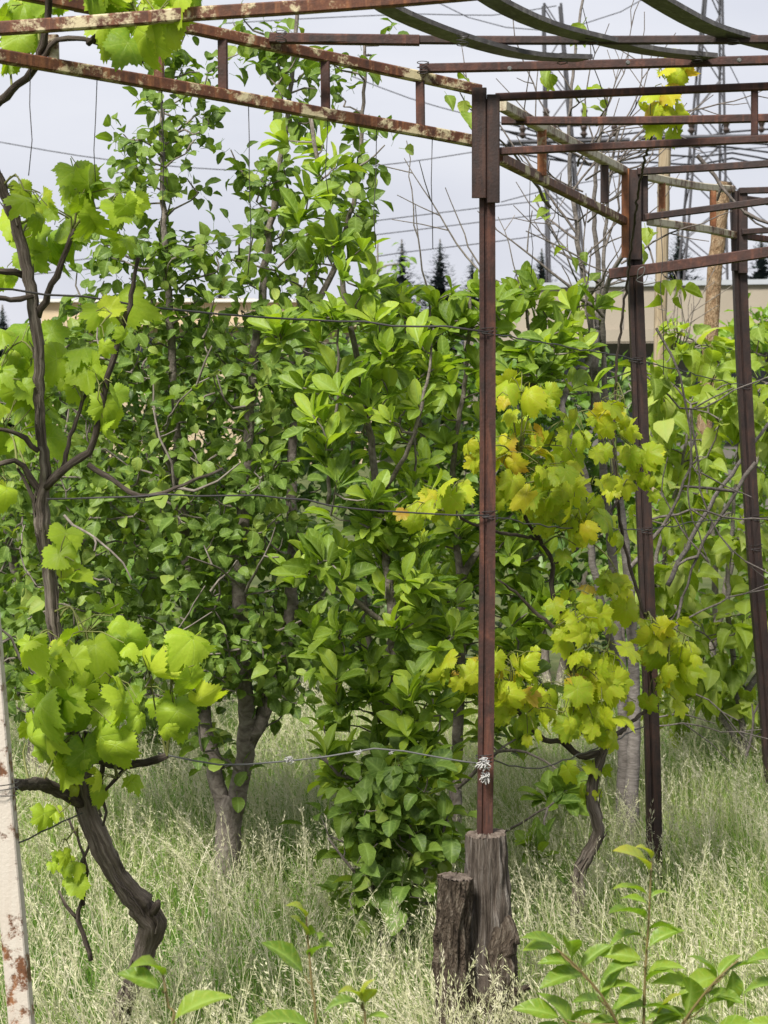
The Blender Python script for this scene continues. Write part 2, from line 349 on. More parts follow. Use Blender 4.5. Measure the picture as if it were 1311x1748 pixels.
def grape_leaf(seed=0, lobe=0.24, cup=0.3, pet=0.45, fold=0.1):
    """palmate toothed blade; petiole from origin to the sinus, blade spreads beyond, +Z up, total blade width about 1"""
    r = np.random.RandomState(seed); n = 64; V = [(0, 0, 0)]; C = [(0, 0, 1.0)]; T = []
    th = np.linspace(-math.pi, math.pi, n, endpoint=False) + math.pi / n
    rays = np.radians([0, 52, -52, 108, -108]); amp = [0.60, 0.55, 0.55, 0.47, 0.47]
    off = r.uniform(-0.08, 0.08, 5); ph = r.uniform(0, 6.28, 3)
    def rad(t):
        best = 0
        for a, o, k in zip(rays, off, amp):
            d = abs((t - a - o + math.pi) % (2 * math.pi) - math.pi); best = max(best, k * (1 - lobe * min(1, (d / 0.46)) ** 1.6))
        d = abs(abs(t) - math.pi)
        return best * min(1.0, 0.30 + d / 0.5)
    def vn(t):
        d = min(abs((t - a + math.pi) % (2 * math.pi) - math.pi) for a in rays); return max(0.0, 1 - d / 0.22)
    for q, s in enumerate((0.35, 0.7, 1.0)):
        for i, t in enumerate(th):
            rr = rad(t) * s
            if s == 1.0: rr *= 1.0 + (0.060 if i % 2 else -0.045) + r.uniform(-0.03, 0.03)
            x, y = math.sin(t) * rr, math.cos(t) * rr
            z = -cup * (rr ** 2) * (1.4 + 0.6 * math.cos(2 * t + ph[0])) + 0.030 * math.sin(3 * t + ph[1]) * s * s + 0.018 * math.sin(7 * t + ph[2]) * s * s - (0.007 * s * vn(t)) + fold * abs(x) - 0.5 * cup * max(0.0, y) ** 2 + 0.05 * math.sin(9 * x + 7 * y + ph[1]) * rr
            V.append((x, y, z)); C.append((x, y, vn(t) * (1.0 if s < 1 else 0.85)))
    for i in range(n):
        k = (i + 1) % n
        if k == 0: pass
        T.append((0, 1 + k, 1 + i))
        for q in range(2):
            a, b = 1 + q * n, 1 + (q + 1) * n
            T += [(a + i, a + k, b + k), (a + i, b + k, b + i)]
    V = np.array(V); V[:, 1] += pet
    C = np.array(C); b = len(V); w = 0.013; PV = []
    for y, z in ((0, -0.06), (pet * 0.5, -0.045), (pet, 0.0)):
        for (x, zz) in ((-w, 0), (w, 0), (0, -w * 1.6)): PV.append((x, y, z + zz))
    for s_ in range(2):
        for j in range(3):
            k = (j + 1) % 3; a = b + s_ * 3; T += [(a + j, a + k, a + 3 + k), (a + j, a + 3 + k, a + 3 + j)]
    V = np.vstack([V, PV]); C = np.vstack([C, [(0, 0, 0.6)] * 9])
    return V, np.array([t[::-1] if i < 0 else t for i, t in enumerate(T)]), C

def ovate(t): return (math.sin(math.pi * min(1, t) ** 0.72)) ** 0.85 if 0 < t < 1 else 0.0
def roundish(t): return (math.sin(math.pi * t ** 0.85)) ** 0.6 if 0 < t < 1 else 0.0
def obovate(t): return (math.sin(math.pi * t ** 1.45)) ** 0.62 if 0 < t < 1 else 0.0
def elliptic(t): return (math.sin(math.pi * t ** 0.9)) ** 0.85 if 0 < t < 1 else 0.0
def acumin(t): return (math.sin(math.pi * t ** 0.62)) ** 1.0 * (1 - 0.12 * t) if 0 < t < 1 else 0.0

class Kind:
    def __init__(s, name, mat, gens, tones):
        s.var = []; s.mat = mat
        for g in gens:
            V, T, C = g
            for t in tones: s.var.append((V, T, C, t))
        s.meshes = [mesh_np('leaf_' + name, V, T, mat, True, C, np.full(len(V), t)) for V, T, C, t in s.var]
    def joined(s, name, idx, Mx, pos):
        """Mx (n,3,3) columns = scaled axes, pos (n,3)"""
        Vs, Ts, Cs, Ls = [], [], [], []; off = 0
        for k, (V, T, C, t) in enumerate(s.var):
            sel = np.where(idx == k)[0]
            if not len(sel): continue
            W = np.einsum('nij,vj->nvi', Mx[sel], V) + pos[sel][:, None, :]
            n, m = W.shape[:2]
            Vs.append(W.reshape(-1, 3)); Ts.append((T[None] + (np.arange(n) * m)[:, None, None] + off).reshape(-1, 3))
            Cs.append(np.tile(C, (n, 1))); Ls.append(np.clip(np.repeat(t + R.uniform(-0.08, 0.08, n), m), 0, 1)); off += n * m
        return mesh_np(name, np.vstack(Vs), np.vstack(Ts), s.mat, True, np.vstack(Cs), np.concatenate(Ls))

TONES = (0.08, 0.3, 0.5, 0.7, 0.92)
K = {}
K['pear'] = Kind('pear', M['pear'], [pinnate(roundish, 7, .78, .35, .5, .30, .06, seed=1), pinnate(ovate, 6, .72, .5, .8, .28, .05, seed=2), pinnate(roundish, 7, .74, .2, 1.1, .32, .08, .3, seed=3)], TONES)
K['whorl'] = Kind('whorl', M['whorl'], [pinnate(obovate, 8, .42, .35, .45, .06, .05, seed=4), pinnate(obovate, 8, .48, .5, .75, .06, .06, seed=5), pinnate(obovate, 8, .38, .6, .25, .05, .04, .2, seed=6)], TONES)
K['broad'] = Kind('broad', M['broad'], [pinnate(acumin, 8, .70, .4, .9, .20, .05, seed=7), pinnate(acumin, 8, .62, .6, 1.2, .20, .05, .3, seed=8), pinnate(acumin, 8, .76, .25, .6, .22, .07, seed=9)], TONES)
K['bg'] = Kind('hedge', M['bg_leaf'], [pinnate(ovate, 5, .6, .4, .6, .15, .05, seed=10), pinnate(ovate, 5, .7, .3, 1.0, .15, .05, seed=12)], TONES)
K['bgl'] = Kind('shrub', M['bg_light'], [pinnate(ovate, 5, .6, .4, .6, .15, .05, seed=13), pinnate(ovate, 5, .7, .3, 1.0, .15, .05, seed=14)], TONES)
K['grape'] = Kind('grape', M['grape'], [grape_leaf(1), grape_leaf(2, .30, .6, fold=.35), grape_leaf(3, .2, 1.1), grape_leaf(4, .27, .15, fold=.6), grape_leaf(9, .25, .9, fold=.2), grape_leaf(10, .33, .4, fold=-.4)], TONES)
K['grape_y'] = Kind('yellow_grape', M['grape_y'], [grape_leaf(5, .32), grape_leaf(6, .36, .6, fold=.4), grape_leaf(7, .28, 1.1), grape_leaf(8, .34, .2, fold=-.4), grape_leaf(11, .3, .8, fold=.6)], TONES[:4] + (0.8, 0.955))
K['sap'] = Kind('sapling', M['sapling'], [pinnate(elliptic, 9, .46, .5, .9, .08, .05, seed=15), pinnate(elliptic, 9, .42, .7, 1.2, .08, .05, .2, seed=16), pinnate(elliptic, 9, .50, .4, .7, .08, .06, seed=17)], TONES)

def leaf_frames(axis, up, roll):
    """columns X (across), Y (axis), Z (upper side)"""
    A = nrm(axis); Z = nrm(up - A * np.sum(up * A, 1, keepdims=True)); X = np.cross(A, Z)
    c, s = np.cos(roll)[:, None], np.sin(roll)[:, None]
    X2 = X * c + Z * s; Z2 = -X * s + Z * c
    return np.stack([X2, A, Z2], axis=2)

def in_view(pos, mg=40):
    px = CX + pos[:, 0] / pos[:, 1] * F; py = HY - (pos[:, 2] - CZ) / pos[:, 1] * F
    return (px > -mg) & (px < 1311 + mg) & (py > -mg) & (py < 1748 + mg)

def add_leaves(tree, kind, pos, axis, up, roll, size, tone=None, limit=300, part='leaf'):
    k = K[kind]; n = len(pos)
    if n == 0: return
    Mx = leaf_frames(axis, up, roll) * np.asarray(size)[:, None, None]
    nt_ = len(TONES) if kind != 'grape_y' else 6
    shape = R.randint(0, len(k.var) // nt_, n)
    tn = R.rand(n) if tone is None else np.clip(tone + R.normal(0, 0.18, n), 0, 0.999)
    idx = shape * nt_ + np.minimum((tn * nt_).astype(int), nt_ - 1)
    vis = in_view(pos)
    score = np.where(vis, 0, 50) + pos[:, 1] * 1.0 + R.uniform(0, 0.25, n)
    order = np.argsort(score); ind = order[:limit]; ind = ind[vis[ind]]
    rest = np.setdiff1d(np.arange(n), ind)
    base = BASES[tree.name]; pinv = Matrix.Translation(-base)
    for i in ind:
        o = bpy.data.objects.new(part, k.meshes[idx[i]]); COL.objects.link(o); o.parent = tree; o.matrix_parent_inverse = pinv
        m = Mx[i]; p = pos[i]
        o.matrix_basis = Matrix(((m[0, 0], m[0, 1], m[0, 2], p[0]), (m[1, 0], m[1, 1], m[1, 2], p[1]), (m[2, 0], m[2, 1], m[2, 2], p[2]), (0, 0, 0, 1)))
    if len(rest):
        o = put('foliage', k.joined('foliage', idx[rest], Mx[rest], pos[rest]), tree); o['kind'] = 'stuff'

# ------------------------------------------------------------------ tree growing
def knob(amp=0.1, k=3, tw=4.0, seed=0):
    r = np.random.RandomState(seed); a = r.uniform(0, 6.28, 6); nz = r.normal(0, 1, 400)
    def f(t, th, i): return 1 + amp * np.sin(k * th + tw * t + a[0]) + amp * 0.6 * np.sin((k * 2 + 1) * th - tw * 1.3 * t + a[1]) + amp * 0.7 * nz[i % 400] * np.cos(th + a[2] + i * 0.4)
    return f

def grow(tree, leaders, blobs, dens=1.0, twig_r=0.0028, mat_trunk='pear_bark', mat_twig='twig', leafing=None, sides=10, knobamp=0.06, upbias=0.5, spur_p=0.3, bare=(), keep_twigs=1.0, sag=0.0):
    """leaders: list of (points [(px,py,Y)], r0, r1); blobs: (px,py,rx,ry,Y,dY,density)"""
    npos = []; lead_paths = []
    for pts, r0, r1 in leaders:
        pth = resample([P(*p) for p in pts], 0.035)
        pth[1:-1] += R.normal(0, 0.0025, pth[1:-1].shape)
        rr = r1 + (r0 - r1) * (1 - np.linspace(0, 1, len(pth))) ** (1.35 if r0 > 0.02 else 1.0); lead_paths.append((pth, rr)); npos.append(pth[2:])
        mb = MB(); tube(mb, pth, rr, sides, knob(knobamp, 3, 5.0, R.randint(999))); mb.build('trunk' if r0 > 0.02 else 'branch', M[mat_trunk], tree, True)
    nodes = np.vstack(npos)
    tips = []
    for (cx, cy, rx, ry, Y, dY, dn) in blobs:
        n = max(1, int(math.pi * rx * ry / 1300.0 * dn * dens))
        u = rdir(n) * (R.uniform(0, 1, n) ** 0.4)[:, None]
        for q in u: tips.append(P(cx + q[0] * rx, cy + q[2] * ry, Y + q[1] * dY))
    tips = np.array(tips)
    dmin = np.array([np.min(np.sum((nodes - t) ** 2, 1)) for t in tips]); tips = tips[np.argsort(dmin)]
    mb = MB(); SP = []; SD = []
    cap = np.zeros((len(tips) * 14 + len(nodes), 3)); cap[:len(nodes)] = nodes; cnt = len(nodes)
    for t in tips:
        nd = cap[:cnt]; d = np.linalg.norm(nd - t, axis=1); hor = np.linalg.norm((nd - t)[:, :2], axis=1)
        cost = d + upbias * np.maximum(0, nd[:, 2] - t[2] + 0.25 * hor) * 2
        j = np.argmin(cost); s = nd[j]; ln = max(0.02, np.linalg.norm(t - s))
        m = max(3, min(12, int(ln / 0.05) + 2)); tt = np.linspace(0, 1, m)[:, None]
        mid = (s + t) / 2 + np.array([0, 0, -0.12 * ln * upbias + sag * ln]) + R.normal(0, 0.07 * ln, 3)
        pth = (1 - tt) ** 2 * s + 2 * tt * (1 - tt) * mid + tt ** 2 * t
        pth[1:-1] += R.normal(0, 0.006, pth[1:-1].shape)
        if R.rand() < keep_twigs:
            rt = twig_r * (1 + 1.6 * min(1.0, ln / 0.5)); tube(mb, pth, np.linspace(rt, twig_r * 0.7, m), 5, None, False)
        cap[cnt:cnt + m - 1] = pth[1:]; cnt += m - 1
        dr = nrm(pth[-1] - pth[-2]); SP.append(t); SD.append(dr)
        for q in range(1, m - 1):
            if R.rand() < spur_p: SP.append(pth[q]); SD.append(nrm(dr * 0.3 + rdir() + np.array([0, 0, .3])))
    for pts, r0, r1 in bare:
        pth = resample([P(*p) for p in pts], 0.05); pth[1:-1] += R.normal(0, 0.004, pth[1:-1].shape); mq = MB(); tube(mq, pth, np.linspace(r0 * .8, min(r1, .0035) * .7, len(pth)), 6, None, False); mq.build('branch', M[mat_twig], tree, True)
        for q in range(2, len(pth) - 1):
            if R.rand() < 0.36:
                dr = nrm(nrm(pth[q + 1] - pth[q]) + 0.9 * rdir()); l2 = R.uniform(0.03, 0.24); tube(mb, [pth[q], pth[q] + dr * l2 * .5 + R.normal(0, .004, 3), pth[q] + dr * l2], [r1 * 1.1, r1 * .9, r1 * .7], 4, None, False)
    if mb.v: mb.build('twigs', M[mat_twig], tree, True)['kind'] = 'stuff'
    if leafing: leafing(tree, np.array(SP), np.array(SD))

def spurs_pear(size=0.085, per=(4, 7), kind='pear', tone=0.42, limit=300, droop=0.35, spread=1.0, jit=0.02):
    def f(tree, SP, SD):
        k = R.randint(per[0], per[1] + 1, len(SP)); pos = np.repeat(SP, k, 0) + R.normal(0, jit, (k.sum(), 3)); d = np.repeat(SD, k, 0)
        ax = nrm(d * 0.5 + rdir(len(pos)) * spread + np.array([0, 0, 0.15 - droop]))
        up = np.tile([0, -0.35, 1.0], (len(pos), 1)) + rdir(len(pos)) * 0.45 + d * 0.2
        spur_t = np.repeat(R.normal(0, 0.12, len(SP)), k)
        hgt = np.clip((pos[:, 2] - 0.6) / 2.2, 0, 1)
        add_leaves(tree, kind, pos, ax, up, R.normal(0, 0.45, len(pos)), size * R.uniform(0.6, 1.15, len(pos)), tone + spur_t, limit)
    return f
def spurs_whorl(size=0.105, per=(6, 10), kind='whorl', tone=0.42, limit=300):
    def f(tree, SP, SD):
        k = R.randint(per[0], per[1] + 1, len(SP)); n = k.sum()
        d = np.repeat(nrm(SD * 0.45 + np.array([0, -0.18, 0.75]) + R.normal(0, 0.28, SD.shape)), k, 0)
        rr = rdir(n); side = nrm(rr - d * np.sum(rr * d, 1, keepdims=True)); ang = R.uniform(0.25, 1.25, n)[:, None]
        ax = d * np.cos(ang) + side * np.sin(ang); pos = np.repeat(SP, k, 0) - d * R.uniform(0, 0.03, n)[:, None]
        up = d * np.sin(ang) - side * np.cos(ang) + np.array([0, 0, 0.15])
        young = (1.3 - ang[:, 0]) * 0.28
        add_leaves(tree, kind, pos, ax, up, R.normal(0, 0.2, n), size * R.uniform(0.6, 1.15, n), tone - 0.18 + young + np.repeat(R.normal(0, 0.1, len(SP)), k), limit)
    return f

# ================================================================== SETTING
m, nt, out = new_mat('meadow_soil')
gn = noise(nt, mapping(nt, (1, 1, 1)), 3.0, 6); gf = noise(nt, mapping(nt, (1, 1, 1)), 45.0, 4)
gc = ramp(nt, gn, [(0.3, (0.05, 0.075, 0.022)), (0.55, (0.09, 0.115, 0.04)), (0.75, (0.16, 0.15, 0.07))])
princ(nt, out, mixc(nt, mathn(nt, 'MULTIPLY', gf, 0.6), gc, (0.05, 0.045, 0.025)), 0.95, bump(nt, gf, 0.6, 0.02), 0.1); M['soil'] = m
xs = np.concatenate([np.linspace(-900, -12, 14), np.linspace(-10, 10, 60), np.linspace(12, 900, 14)])
ys = np.concatenate([np.linspace(-40, 0, 6), np.linspace(0.3, 14, 60), np.linspace(16, 1500, 22)])
gx, gy = np.meshgrid(xs, ys); near = (np.abs(gx) < 11) & (gy < 15)
gz = np.where(near, 0.025 * np.sin(gx * 2.1 + gy) + 0.02 * np.sin(gy * 3.3 - gx), 0.0) - 0.02
nx = len(xs); ii, jj = np.meshgrid(np.arange(len(ys) - 1), np.arange(nx - 1), indexing='ij'); a = (ii * nx + jj).ravel()
g = put('ground', mesh_np('ground', np.stack([gx, gy, gz], -1).reshape(-1, 3), np.stack([a, a + 1, a + nx + 1, a + nx], 1), M['soil'])); g['kind'] = 'structure'

# ------------------------------------------------------------------ far buildings
def building_right():
    t = thing('building', 'low tan building with a pale metal roof edge behind the shrubs on the right', 'building', (5.5, 26, 0))
    x0, x1 = P(845, 0, 26)[0], 12.0
    def zz(py, Y=26): return CZ + (HY - py) / F * Y
    zt, zl = 3.02, zz(560)
    yl, yr = 27.5, 24.0                                   # facade turns slightly towards the camera on the right
    def quadbox(name, mat, z0, z1, dy, xa=x0, xb=x1, thick=0.5):
        def yy(x): return yl + (yr - yl) * (x - x0) / (x1 - x0)
        mb = MB(); V = [(xa, yy(xa) - dy, z0), (xb, yy(xb) - dy, z0), (xb, yy(xb) - dy + thick, z0), (xa, yy(xa) - dy + thick, z0)]
        V += [(x, y, z1) for x, y, _ in V]; mb.add(V, [(0, 3, 2, 1), (4, 5, 6, 7), (0, 1, 5, 4), (1, 2, 6, 5), (2, 3, 7, 6), (3, 0, 4, 7)]); return mb.build(name, mat, t)
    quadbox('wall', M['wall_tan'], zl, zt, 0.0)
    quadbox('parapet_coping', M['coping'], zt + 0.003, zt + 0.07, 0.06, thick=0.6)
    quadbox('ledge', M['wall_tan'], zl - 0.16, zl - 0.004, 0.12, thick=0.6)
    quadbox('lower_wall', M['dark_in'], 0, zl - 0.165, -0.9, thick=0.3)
    n = 9
    for i in range(n):
        xa = x0 + 0.5 + i * (x1 - x0) / n; quadbox('window', M['glass'], 0.9, zl - 0.35, -0.85, xa, xa + 0.9, 0.06)
        quadbox('joint', M['dark_in'], zl + 0.003, zt - 0.003, 0.006, xa + 0.1, xa + 0.115, 0.02)
    mb = MB(); box(mb, (x0, 28.4, 0), (x1, 36, zt - 0.1)); mb.build('building_body', M['wall_tan'], t)
building_right()
def building_left():
    Y = 42.0
    def X(px): return (px - CX) / F * Y
    def Z(py): return CZ + (HY - py) / F * Y
    t = thing('building', 'low sand coloured flat roofed building behind the pear trees on the left', 'building', (X(250), Y, 0))
    def bx(name, mat, xa, xb, za, zb, ya, yb): mb = MB(); box(mb, (xa, ya, za), (xb, yb, zb)); return mb.build(name, mat, t)
    bx('wall', M['wall_sand'], X(70), X(640), Z(551), Z(516), Y, Y + 8)
    bx('parapet_coping', M['white_wall'], X(64), X(646), Z(515.8), Z(511), Y - 0.15, Y + 8.1)
    bx('cornice', M['wall_sand'], X(66), X(644), Z(558), Z(551.3), Y - 0.35, Y + 8.05)
    bx('lower_wall', M['wall_sand'], X(75), X(635), 0, Z(558.3), Y + 0.1, Y + 7.9)
    for i in range(8):
        px = 95 + i * 68; w = bx('window', M['glass'], X(px), X(px + 38), Z(625), Z(575), Y + 0.05, Y + 0.12)
    bx('roof_block', M['wall_sand'], X(275), X(425), Z(511 - .3), Z(503), Y + 2, Y + 5)
building_left()

# ------------------------------------------------------------------ far conifers and one pale tree
def spruce(px, ptop, pbase_w, Y, label):
    base = P(px, HY, Y); base[2] = 0; top = P(px, ptop, Y)[2]; w = (top - .8) * (0.46 + pbase_w / 500.0)
    t = thing('spruce_tree', label, 'tree', base, 'dark conifers beyond the garden')
    mb = MB(); tube(mb, [base, (base[0], Y, top)], [0.18, 0.02], 6); mb.build('trunk', M['twig'], t)
    V = []; Fc = []; H = top - 0.8; lv = 60
    for i in range(lv):
        f = i / lv; z = top - 0.05 - H * f; r = w * (0.02 + 0.98 * f ** 0.9)
        for j in range(15):
            a = R.uniform(0, 6.28); rr = r * R.uniform(0.55, 1.15); d = np.array([math.cos(a), math.sin(a), 0]); s = np.array([-d[1], d[0], 0])
            o = np.array([base[0], Y, z]); n = 4
            for q in range(n):
                u0, u1 = q / n, (q + 1) / n; hw = rr * 0.20 * (1.1 - u0)
                p0 = o + d * rr * u0 + np.array([0, 0, -rr * 0.35 * u0 + R.normal(0, .03)]); p1 = o + d * rr * u1 + np.array([0, 0, -rr * 0.35 * u1 + 0.12 * rr * (u1 > .8)])
                b = len(V); V += [p0 + s * hw - np.array([0, 0, hw * .8]), p0 - s * hw - np.array([0, 0, hw * .8]), p1]; Fc.append((b, b + 1, b + 2))
    put('crown', mesh_np('crown', np.array(V), np.array(Fc), M['spruce'], False), t)
spruce(686, 408, 42, 70, 'small dark conifer left of the pair on the skyline left of the post')
spruce(751, 408, 58, 64, 'dark conifer on the skyline just left of the nearest rusted post')
spruce(806, 436, 40, 75, 'short dark conifer tip peeking out beside the nearest rusted post')
spruce(376, 474, 34, 80, 'tiny dark conifer above the roof of the sand coloured building')
spruce(1158, 388, 110, 48, 'broad dark conifer between the two wooden poles')
spruce(1300, 395, 120, 50, 'dark conifer at the right edge behind the tan building')
spruce(4, 520, 70, 60, 'dark conifer at the left edge beside the sand coloured building')
spruce(925, 424, 120, 60, 'wide dark conifer low on the skyline right of the nearest post')

# ------------------------------------------------------------------ lattice pylons and power lines
def pylon(px, ptop, px_b, Y, wt, wb, label):
    base = P(px_b, HY, Y); base[2] = 0; top = P(px, ptop, Y); t = thing('lattice_pylon', label, 'pylon', base, 'steel lattice pylons')
    legs = []
    for sx in (-1, 1):
        for sy in (-1, 1):
            a = base + np.array([sx * wb / 2, sy * wb / 2, 0]); b = top + np.array([sx * wt / 2, sy * wt / 2, 0]); legs.append((a, b))
            mb = MB(); tube(mb, [a, b], 0.02, 4); mb.build('leg', M['pylon'], t)
    n = 16
    for (i, j) in ((0, 1), (0, 2), (1, 3), (2, 3)):
        mb = MB()
        for q in range(n):
            f0, f1 = q / n, (q + 1) / n; A, B = legs[i], legs[j]
            if q % 2: A, B = B, A
            tube(mb, [A[0] + (A[1] - A[0]) * f0, B[0] + (B[1] - B[0]) * f1], 0.013, 3)
        mb.build('lattice_braces', M['pylon'], t)['kind'] = 'stuff'
    return t, base, top
YP = 30.0
py1 = pylon(942, 8, 985, YP, 0.25, 0.75, 'left dark lattice pylon behind the bare branches')
py2 = pylon(1218, -30, 1185, YP, 0.22, 0.95, 'right dark lattice pylon rising behind the wooden poles')
def crossarm(t, xa, xb, ypx, n):
    mb = MB(); a, b = P(xa, ypx, YP - 0.35), P(xb, ypx - 4, YP - 0.35); tube(mb, [a, b], 0.035, 4); mb.build('crossarm', M['pylon'], t)
    for i in range(n):
        p = a + (b - a) * (i + 0.5) / n; mb = MB()
        tube(mb, [p + np.array([0, 0, .05]), p + np.array([0, 0, .10]), p + np.array([0, 0, .14]), p + np.array([0, 0, .2]), p + np.array([0, 0, .26])], [0.02, 0.06, 0.03, 0.055, 0.02], 8); mb.build('insulator', M['insul'], t)
crossarm(py1[0], 866, 1075, 243, 4); crossarm(py2[0], 1090, 1330, 236, 4); crossarm(py1[0], 900, 1030, 215, 2)
LINES = [((-60, 232), (180, 272), (420, 291), (640, 283), (870, 250), 'power line crossing the pale sky highest on the left'),
         ((60, 452), (250, 430), (440, 405), (640, 377), (960, 338), 'power line rising from above the sand coloured roof to the left pylon'),
         ((40, 470), (250, 449), (440, 425), (640, 401), (960, 362), 'second power line under the one rising from the sand coloured roof'),
         ((560, 452), (680, 432), (800, 418), (900, 405), (990, 388), 'short power line just above the skyline conifers'),
         ((380, 40), (560, 30), (720, 24), (840, 26), (950, 10), 'faint power line at the top of the sky left of the pylon'),
         ((600, 130), (700, 168), (800, 196), (900, 220), (1000, 246), 'power line sloping down behind the nearest post sleeve'),
         ((690, -30), (800, 30), (930, 52), (1060, 20), (1130, -20), 'slack power line looping at the top right of the sky'),
         ((855, 345), (960, 318), (1080, 296), (1190, 262), (1330, 250), 'power line running between the two pylons'),
         ((1190, 250), (1240, 300), (1270, 340), (1300, 372), (1340, 400), 'power line falling from the right pylon to the right edge'),
         ((1190, 30), (1230, 80), (1270, 160), (1300, 230), (1340, 300), 'steep stay wire at the top right of the right pylon')]
for a in LINES:
    pts = resample([P(x, y, YP + 0.4) for x, y in a[:-1]], 0.4); mb = MB(); tube(mb, pts, 0.0075, 4); o = mb.build('power_line', M['cable']); tag(o, a[-1], 'power line', None, 'power lines in the sky')
# bundled cables slung between the pylons
for i in range(6):
    y0 = 205 + i * 9; pts = [(866 - 6 * i, y0 + R.uniform(-8, 20)), (930, y0 + 22 + R.uniform(-6, 6)), (1010, y0 + 34 + R.uniform(-8, 8)), (1110, y0 + 30 + R.uniform(-12, 12)), (1190, y0 + 24 + R.uniform(-10, 10)), (1250, y0 + 20), (1340, y0 + 14 + i * 6)]
    mb = MB(); tube(mb, resample([P(x, y, YP - 0.2 + 0.03 * i) for x, y in pts], 0.3), 0.015, 4); o = mb.build('hanging_cable', M['cable'])
    tag(o, ['topmost', 'second', 'third', 'fourth', 'fifth', 'lowest'][i] + ' slack black cable from the top slung between the two pylons', 'cable', None, 'slack cables between the pylons')

# ------------------------------------------------------------------ wooden poles behind the pergola
def wood_pole(name, pts, r, mat, cut, label):
    pth = resample([P(*p) for p in pts], 0.06); base = pth[0].copy()
    t = thing(name, label, 'pole', base); mb = MB(); tube(mb, pth, np.full(len(pth), r), 16, knob(0.05, 2, 3, R.randint(99)), False); mb.build('shaft', M[mat], t, True)
    T = nrm(pth[-1] - pth[-2]); mb = MB(); tube(mb, [pth[-1] - T * .004, pth[-1] + T * 0.004], [r * 1.0, r * .96], 16); mb.build('cut_end', M[cut], t)
wood_pole('wooden_pole', [(1124, 840, 9.2), (1127, 560, 9.2), (1131, 400, 9.2), (1135, 255, 9.2)], 0.030, 'pole_smooth', 'cut_wood', 'smooth peeled wooden pole behind the second rusted post')
wood_pole('wooden_pole', [(1196, 840, 9.3), (1214, 560, 9.3), (1222, 440, 9.3), (1237, 312, 9.3)], 0.036, 'pole_bark', 'cut_wood', 'rough bark covered wooden pole beside the third rusted post')

# ================================================================== PERGOLA
D1, D2, D3, D0 = 4.9, 6.4, 7.55, 4.2
perg = thing('pergola', 'rusted steel pergola frame with ladder beams and roof rails', 'pergola', P(829, HY + CZ * F / D1, D1) * np.array([1, 1, 0]))
def steel(name, pts, w, h, mat, up=(0, 0, 1), label=None, wob=0.0, prof=None, step=0.12, of=None):
    pth = np.array([P(*p) for p in pts]); pth = resample(pth, step)
    if wob: pth[1:-1] += R.normal(0, wob, pth[1:-1].shape)
    mb = MB(); sweep(mb, pth, prof or rect(w, h), up); o = mb.build(name, M[mat], of or perg)
    if label: o['label'] = label
    return o
def grooved(w):   # two angle irons closed to a box: open seam down the front face
    h = w / 2; g = 0.0035
    return [(-h, -h), (h * .28 - g, -h), (h * .28 - g, -h + .008), (h * .28 + g, -h + .008), (h * .28 + g, -h + 0.001), (h, -h + 0.001), (h, h), (-h, h)]
VUP = (0, 1, 0)
# posts (profile y axis points away from the camera so the seam faces it)
post1 = steel('post', [(826, 1500, D1), (829, 1300, D1), (832, 880, D1), (832, 500, D1), (831, 170, D1)], 0, 0, 'rust', VUP, prof=grooved(0.038))
post2 = steel('post', [(1118, 1560, D2), (1114, 1300, D2), (1100, 900, D2), (1086, 520, D2), (1078, 300, D2)], 0, 0, 'rust_dark', VUP, prof=grooved(0.046))
post3 = steel('post', [(1328, 1500, D3), (1308, 1200, D3), (1287, 940, D3), (1268, 600, D3), (1258, 330, D3)], 0, 0, 'rust_dark', VUP, prof=grooved(0.050))
post0 = steel('post', [(50, 1900, D0), (30, 1660, D0), (9, 1420, D0), (-14, 1150, D0), (-62, 560, D0), (-100, 60, D0)], 0.048, 0.048, 'white_paint', VUP, 'white painted pergola post with flaking paint and orange rust')
# sleeves on the post heads
steel('sleeve', [(818, 338, D1 - .030), (818, 150, D1 - .030)], 0.036, 0.016, 'rust_dark', VUP, of=post1)
steel('sleeve', [(842, 346, D1 - .034), (842, 162, D1 - .034)], 0.031, 0.022, 'rust_dark', VUP, of=post1)
steel('sleeve', [(1068, 440, D2 - .034), (1068, 288, D2 - .034)], 0.026, 0.018, 'rust_orange', VUP, of=post2)
steel('sleeve', [(1084, 443, D2 - .036), (1084, 290, D2 - .036)], 0.040, 0.024, 'rust_dark', VUP, of=post2)
steel('sleeve', [(1100, 378, D2 - .02), (1100, 300, D2 - .02)], 0.022, 0.02, 'rust_dark', VUP, of=post2)
steel('sleeve', [(1254, 462, D3 - .036), (1254, 326, D3 - .036)], 0.024, 0.018, 'rust_dark', VUP, of=post3)
steel('sleeve', [(1268, 466, D3 - .04), (1268, 322, D3 - .04)], 0.034, 0.026, 'rust_dark', VUP, of=post3)
# ladder beam from the white post to the nearest post
def bd(px): return D1 + (px - 820) / 820.0 * 0.72 + 0.03        # depth along the near beam
uc = [(x, y, bd(x)) for x, y in ((-80, -34), (130, 8), (345, 52), (560, 98), (720, 132), (818, 154))]
lcq = [(x, y, bd(x)) for x, y in ((-80, 82), (0, 96), (150, 122), (385, 163), (560, 196), (720, 224), (820, 243))]
steel('upper_chord', uc, 0.026, 0.026, 'rust_lichen'); steel('lower_chord', lcq, 0.028, 0.028, 'rust_lichen')
for x, y0, y1, mt in ((92, 60, 104, 'rust_pale'), (272, 45, 142, 'rust_lichen'), (381, 66, 158, 'rust'), (556, 104, 190, 'rust'), (718, 136, 218, 'rust')):
    steel('strut', [(x, y1, bd(x)), (x - 1, y0, bd(x))], 0.022, 0.022, mt, VUP)
